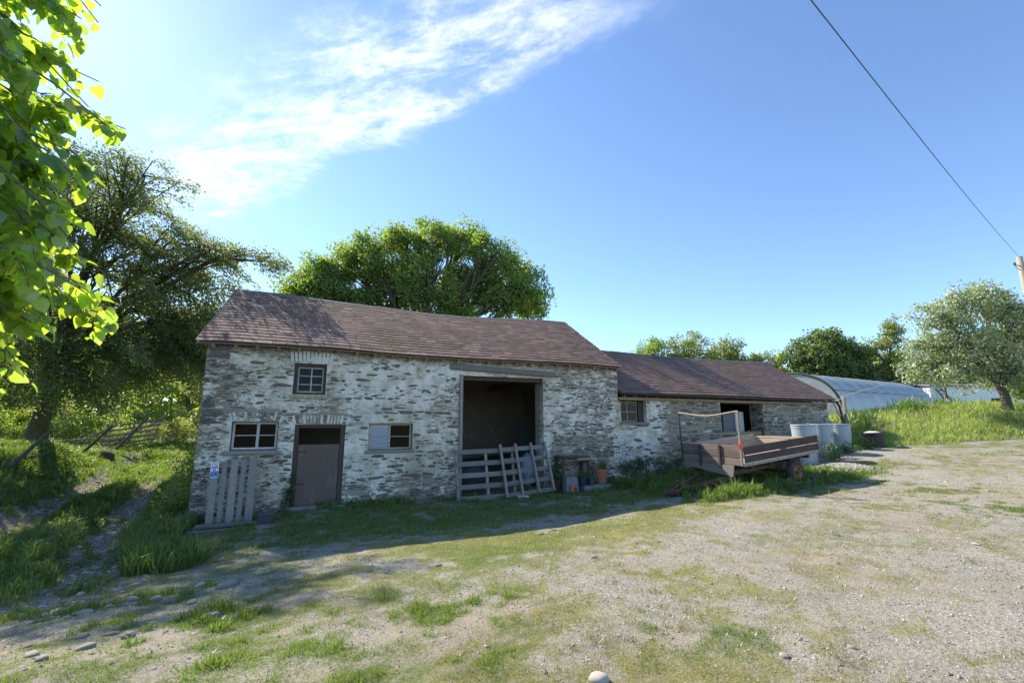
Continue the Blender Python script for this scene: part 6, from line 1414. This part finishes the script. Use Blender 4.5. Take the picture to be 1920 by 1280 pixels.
# ------------------------------------------------------------------ the near lime tree: long leafy branches hanging into view from the left
CF = np.array((math.sin(R(23.7)), math.cos(R(23.7)), 0)); CR = np.array((math.cos(R(23.7)), -math.sin(R(23.7)), 0))
lime0 = np.array((-4.7, -9.7, gz(-4.7, -9.7))); lime = thing('lime_tree', 'near lime tree with big backlit leaves on branches reaching in from the left', 'tree', lime0)
rg = np.random.default_rng(21); lb = MB(); LP = []; LT = []; LN = []; LL = []
ltop = lime0 + (.2, .3, 4.4); lb.tube(bez(lime0 - (0, 0, .3), lime0 + (.1, -.1, 2.2), ltop, 9), [.36, .29, .26, .24, .23, .22, .2, .18, .16], 12)
def lime_leaves(path, n, f0, size):
    k = len(path)
    for i in range(n):
        f = f0 + (1 - f0) * (i + rg.random()) / n; x = f * (k - 1); a = int(min(x, k - 2)); p = path[a] * (1 - x + a) + path[a + 1] * (x - a); tg = path[a + 1] - path[a]; tg = tg / np.linalg.norm(tg)
        sd = np.cross(tg, (0, 0, 1.)); sd /= max(np.linalg.norm(sd), 1e-6); s_ = 1 if i % 2 else -1
        pet = sd * s_ * .5 + tg * .5 + rg.normal(0, .25, 3); pet[2] -= .35; pet /= np.linalg.norm(pet)
        q_ = p + pet * rg.uniform(.03, .06); T = pet * .7 + rg.normal(0, .3, 3); T[2] -= rg.uniform(.05, .6)
        LP.append(q_); LT.append(T); LN.append(np.array((0, 0, 1.)) + rg.normal(0, .5, 3) + sd * s_ * .3); LL.append(size * rg.uniform(.65, 1.15))
def cam_pt(r, f, z): return np.array((CAM[0], CAM[1], 0)) + CR * r + CF * f + np.array((0, 0, z))
def lime_branch(end, start, size=.088, twigs=9, nleaf=17, sag=.25):
    end = np.array(end); start = np.array(start); m = start * .42 + end * .58 + np.array((0, 0, .35 + sag)); L = bez(start, m, end, 12) + rg.normal(0, .015, (12, 3)); lb.tube(L, np.linspace(.020, .004, 12), 5, False)
    lime_leaves(L, nleaf, .45, size)
    for k in range(twigs):
        f = rg.uniform(.42, .97); a = L[int(f * 11)]; tg = L[-1] - L[5]; tg /= np.linalg.norm(tg); d = tg * rg.uniform(.5, 1.1) + rg.normal(0, .45, 3) * (1, 1, .6); d[2] -= .12; d /= np.linalg.norm(d); ln = rg.uniform(.2, .5) * (1.1 - .5 * f)
        T = bez(a, a + d * ln * .5 + (0, 0, .05), a + d * ln - (0, 0, .08), 6); lb.tube(T, np.linspace(.006, .002, 6), 4, False); lime_leaves(T, int(8 + ln * 18), .15, size)
# ends of the branches: to the right of the camera axis (negative), ahead of it, and height
E_ = [e for e in LIME_ENDS + LIME_MORE if e[1] > 2.3 and ((e[2] - 1.65) / e[1] > .20 or rg.random() < .22)]
for (r_, f_, z_) in E_:
    lime_branch(cam_pt(r_, f_, z_), ltop + np.array((rg.uniform(-.3, .6), rg.uniform(0, .8), rg.uniform(-1.6, 1.2))) + (0, 0, (z_ - 4) * .45), size=.098 + .006 * (f_ - 2.5))
# the rest of its crown, out of the picture overhead and to the left
for k in range(34):
    d = rand_dirs(1, rg)[0]; e = ltop + np.array((-1.0, -.8, 1.2)) + d * np.array((2.4, 2.2, 2.0)) * rg.uniform(.6, 1)
    lime_branch(e, ltop - (0, 0, rg.uniform(0, 1.5)), twigs=5, nleaf=10, size=.10)
V, F = leaf_heart(np.array(LP), np.array(LT), np.array(LN), np.array(LL), np.array(LL) * .92)
lb.build('trunk', M['bark'], lime, True); link('crown', mesh_np('crown', V - lime0, F, M['lime_leaf'], None, True), lime)

# ------------------------------------------------------------------ the far woods that close the view behind the fields
r3 = np.random.default_rng(71); n = 2400; az = np.radians(r3.uniform(-100, 75, n)); Rr = r3.uniform(75, 120, n); hh_ = 7 + 7 * fbm(az * 9, az * 0 + 2, 5, 3)
C = np.c_[CAM[0] + Rr * np.sin(az), CAM[1] + Rr * np.cos(az), hh_ * r3.random(n) ** .7]; ci = np.repeat(np.arange(n), 40); d = rand_dirs(len(ci), r3) * (r3.random((len(ci), 1)) ** .4) * np.array((3.4, 3.4, 2.4)); P = C[ci] + d; P[:, 2] = np.maximum(P[:, 2], .8)
Nn = r3.normal(0, .6, P.shape) + d / 3; Nn[:, 2] += .5; L = r3.uniform(.7, 1.4, len(P)); V, F = leaf_quads(P, rand_dirs(len(ci), r3), Nn, L, L * .7)
o = link('distant_wood', mesh_np('distant_wood', V, F, M['hedge_leaf'])); o['kind'] = 'stuff'
# ------------------------------------------------------------------ grass and gravel
M['grass_fresh'] = leaf_mat('fresh_grass', (.075, .125, .018), (.26, .40, .03), .42, .5)
M['grass_mid'] = leaf_mat('yard_grass', (.115, .160, .030), (.32, .42, .05), .42, .5)
M['grass_straw'] = leaf_mat('dry_grass', (.225, .210, .062), (.38, .36, .09), .38, .5)
M['grass_bank'] = leaf_mat('bank_grass', (.19, .245, .06), (.54, .66, .11), .5, .45, pale=(.36, .36, .17), palef=.10)
rg = np.random.default_rng(99)
def scatter(n, dmin, dmax, pw, a0=-68, a1=62):
    """points on the ground around the camera's side of the yard, thinning with distance"""
    u = rg.random(n); e = 1 - pw + 1
    D = (dmin ** e + u * (dmax ** e - dmin ** e)) ** (1 / e); a = R(23.7) + np.radians(rg.uniform(a0, a1, n))
    return CAM[0] + D * np.sin(a), CAM[1] + D * np.cos(a), D
def inside(x, y): return ((x > -2.6) & (x < 8.9) & (y > -.02) & (y < 6.65)) | ((x > 8.8) & (x < 19.7) & (y > .06) & (y < 5.9))
X, Y, D = scatter(1350000, 2.2, 45, 1.5)
g, h, tone = masks(X, Y)
k = (rg.random(len(X)) < g ** 1.3) & ~inside(X, Y); X, Y, D, g, h, tone = X[k], Y[k], D[k], g[k], h[k], tone[k]
Z = tz(X, Y) - .01; P = np.c_[X, Y, Z]
clump = .55 + .9 * vnoise(X * 6, Y * 6, 77)
h = h * clump * rg.uniform(.55, 1.25, len(X))
bank = (X > 16.5) & (Y > bank_line(X) - .3)
tn_ = np.clip(tone + rg.normal(0, .16, len(X)), 0, 1)
w = (.0035 + .00085 * D) * rg.uniform(.7, 1.3, len(X)) * (1 + .6 * (h > .2)) * np.where(bank, .62, 1)
def emit(name, sel, mat, seg, lean):
    if sel.sum() == 0: return
    V, F3, F4 = blades(P[sel], h[sel], w[sel], rg, lean, seg); o = link(name, mesh_np(name, V, [F4, F3], M[mat]), None); o['kind'] = 'stuff'
lng = h > .10
cls = np.where(bank, 3, np.where(tn_ < .27, 0, np.where(tn_ < .62, 1, 2)))
emit('lane_grass', lng & (cls == 0), 'grass_fresh', 2, .7); emit('short_green_grass', ~lng & (cls == 0), 'grass_fresh', 1, .8)
emit('tufted_grass', lng & (cls == 1), 'grass_mid', 2, .7); emit('short_yard_grass', ~lng & (cls == 1), 'grass_mid', 1, .8)
emit('dry_grass', cls == 2, 'grass_straw', 1, .9); emit('bank_grass', (cls == 3), 'grass_bank', 2, .6)
# fine short growth close to the camera
X, Y, D = scatter(420000, 2.2, 11, 1.25); g, h, tone = masks(X, Y); fine = fbm(X * 9, Y * 9, 88, 2)
k = (rg.random(len(X)) < np.clip(g * 1.1 + (fine - .55) * 1.6, 0, 1) * (g > .06)) & ~inside(X, Y); X, Y, D, tone = X[k], Y[k], D[k], tone[k]
P = np.c_[X, Y, tz(X, Y) - .006]; h = rg.uniform(.008, .026, len(X)); w = (.0022 + .0007 * D) * rg.uniform(.7, 1.3, len(X)); tc_ = np.clip(tone + rg.normal(0, .22, len(X)), 0, 1)
emit('short_yard_grass', tc_ < .3, 'grass_fresh', 1, 1.2); emit('short_yard_grass', (tc_ >= .3) & (tc_ < .62), 'grass_mid', 1, 1.2); emit('short_yard_grass', tc_ >= .62, 'grass_straw', 1, 1.2)
# small separate tufts all over the yard
tn2 = 420; TX, TY, TD = scatter(tn2 * 6, 2.3, 17, 1.5); tg, th_, tt = masks(TX, TY)
k = (TX > -2.5) & ~inside(TX, TY) & (tg < .35) & (vnoise(TX * .8, TY * .8, 55) + .25 * (TX < 4) > .52); TX, TY, TD = TX[k][:tn2], TY[k][:tn2], TD[k][:tn2]
nb = rg.integers(14, 60, len(TX)); ci = np.repeat(np.arange(len(TX)), nb); rad = rg.uniform(.02, .09, len(TX)) * (.7 + .06 * TD)
X = TX[ci] + rg.normal(0, 1, len(ci)) * rad[ci]; Y = TY[ci] + rg.normal(0, 1, len(ci)) * rad[ci]; D = TD[ci]; P = np.c_[X, Y, tz(X, Y) - .008]
h = rg.uniform(.02, .07, len(TX))[ci] * rg.uniform(.6, 1.2, len(ci)); w = (.003 + .0008 * D) * rg.uniform(.7, 1.3, len(ci)); tc_ = np.clip(fbm(TX * .5, TY * .5, 31, 3) * 1.5 - .35 + rg.normal(0, .2, len(TX)), 0, 1)[ci]
emit('yard_tufts', tc_ < .3, 'grass_fresh', 1, 1.0); emit('yard_tufts', (tc_ >= .3) & (tc_ < .6), 'grass_mid', 1, 1.0); emit('yard_tufts', tc_ >= .6, 'grass_straw', 1, 1.0)
# a clump of sword-leaved plants on the bank in front of the polytunnel
def sword(x, y, n, hh, label, seed):
    z = gz(x, y); t = thing('iris_clump', label, 'plant', (x, y, z), 'sword leaved clumps on the bank'); r2 = np.random.default_rng(seed)
    PP = np.c_[x + r2.normal(0, .55, n), y + r2.normal(0, .3, n), np.zeros(n)]; PP[:, 2] = tz(PP[:, 0], PP[:, 1])
    V, F3, F4 = blades(PP, hh * r2.uniform(.6, 1.15, n), np.full(n, .05), r2, .45, 2); link('leaves', mesh_np('leaves', V - np.array((x, y, z)), [F4, F3], M['shoot']), t)
sword(22.2, .3, 150, .9, 'sword leaved clump right of the cowshed corner', 1); sword(26.3, .4, 230, .9, 'largest sword leaved clump, in front of the middle of the polytunnel', 2); sword(29.3, .2, 90, .75, 'sword leaved clump towards the far end of the polytunnel', 3)
# pebbles on the gravel
def pebbles(name, X, Y, s, mat, zoff=.25):
    n = len(X); Z = tz(X, Y); ang = rg.uniform(0, 6.28, n); ring = []
    B = np.array([(1,0,0),(0,1,0),(-1,0,0),(0,-1,0),(0,0,1),(0,0,-1)], float)[None] * (1 + rg.uniform(-.3, .3, (n, 6, 1)))
    sc = np.stack([s * rg.uniform(.8, 1.4, n), s * rg.uniform(.55, 1, n), s * rg.uniform(.3, .6, n)], 1)[:, None, :] * .5; B = B * sc
    c, s_ = np.cos(ang)[:, None], np.sin(ang)[:, None]; V = np.stack([B[..., 0]*c - B[..., 1]*s_, B[..., 0]*s_ + B[..., 1]*c, B[..., 2]], 2) + np.stack([X, Y, Z + s * zoff * .3], 1)[:, None, :]
    i = (np.arange(n) * 6)[:, None]; F = np.concatenate([i + np.array([f]) for f in ((0,1,4),(1,2,4),(2,3,4),(3,0,4),(1,0,5),(2,1,5),(3,2,5),(0,3,5))])
    o = link(name, mesh_np(name, V.reshape(-1, 3), F, M[mat])); o['kind'] = 'stuff'
X, Y, D = scatter(60000, 2.2, 16, 1.75); g, h_, t_ = masks(X, Y); k = (rg.random(len(X)) > g * 1.6) & ~inside(X, Y); X, Y, D = X[k], Y[k], D[k]
pebbles('loose_gravel', X, Y, (.008 + .0016 * D) * rg.lognormal(0, .38, len(X)), 'pebble')
Yl = rg.uniform(-6, 16, 5000); Xl = np.where(rg.random(5000) < .5, rut_r(Yl), rut_l(Yl)) + rg.normal(0, .2, 5000); pebbles('lane_gravel', Xl, Yl, .04 * rg.lognormal(0, .45, 5000), 'pebble')
a = rg.uniform(0, 6.28, 2600); r_ = np.sqrt(rg.random(2600)); hx, hy = 14.1 + np.cos(a) * r_ * .85, -3.55 + np.sin(a) * r_ * .75
mb = MB(); V = []; n = 20
for rr in np.linspace(0, 1.1, 6):
    for j in range(n): q_ = (14.1 + math.cos(j / n * 6.283) * rr * .85, -3.55 + math.sin(j / n * 6.283) * rr * .75); V.append((q_[0], q_[1], gz(*q_) + .13 * (1 - min(rr, 1.1) ** 2) - .01))
mb.add(np.array(V), [(i*n+j, i*n+(j+1) % n, (i+1)*n+(j+1) % n, (i+1)*n+j) for i in range(5) for j in range(n)])
tag(mb.build('gravel_heap', M['pebble'], None, True), 'low heap of grey gravel behind the trailer wheel', 'gravel heap')
_tz = tz
def tz(x, y): return _tz(x, y) + .13 * np.clip(1 - ((x - 14.1) / .85) ** 2 - ((y + 3.55) / .75) ** 2, 0, 1)
pebbles('heap_gravel', hx, hy, .05 * rg.lognormal(0, .3, 2600), 'pebble')
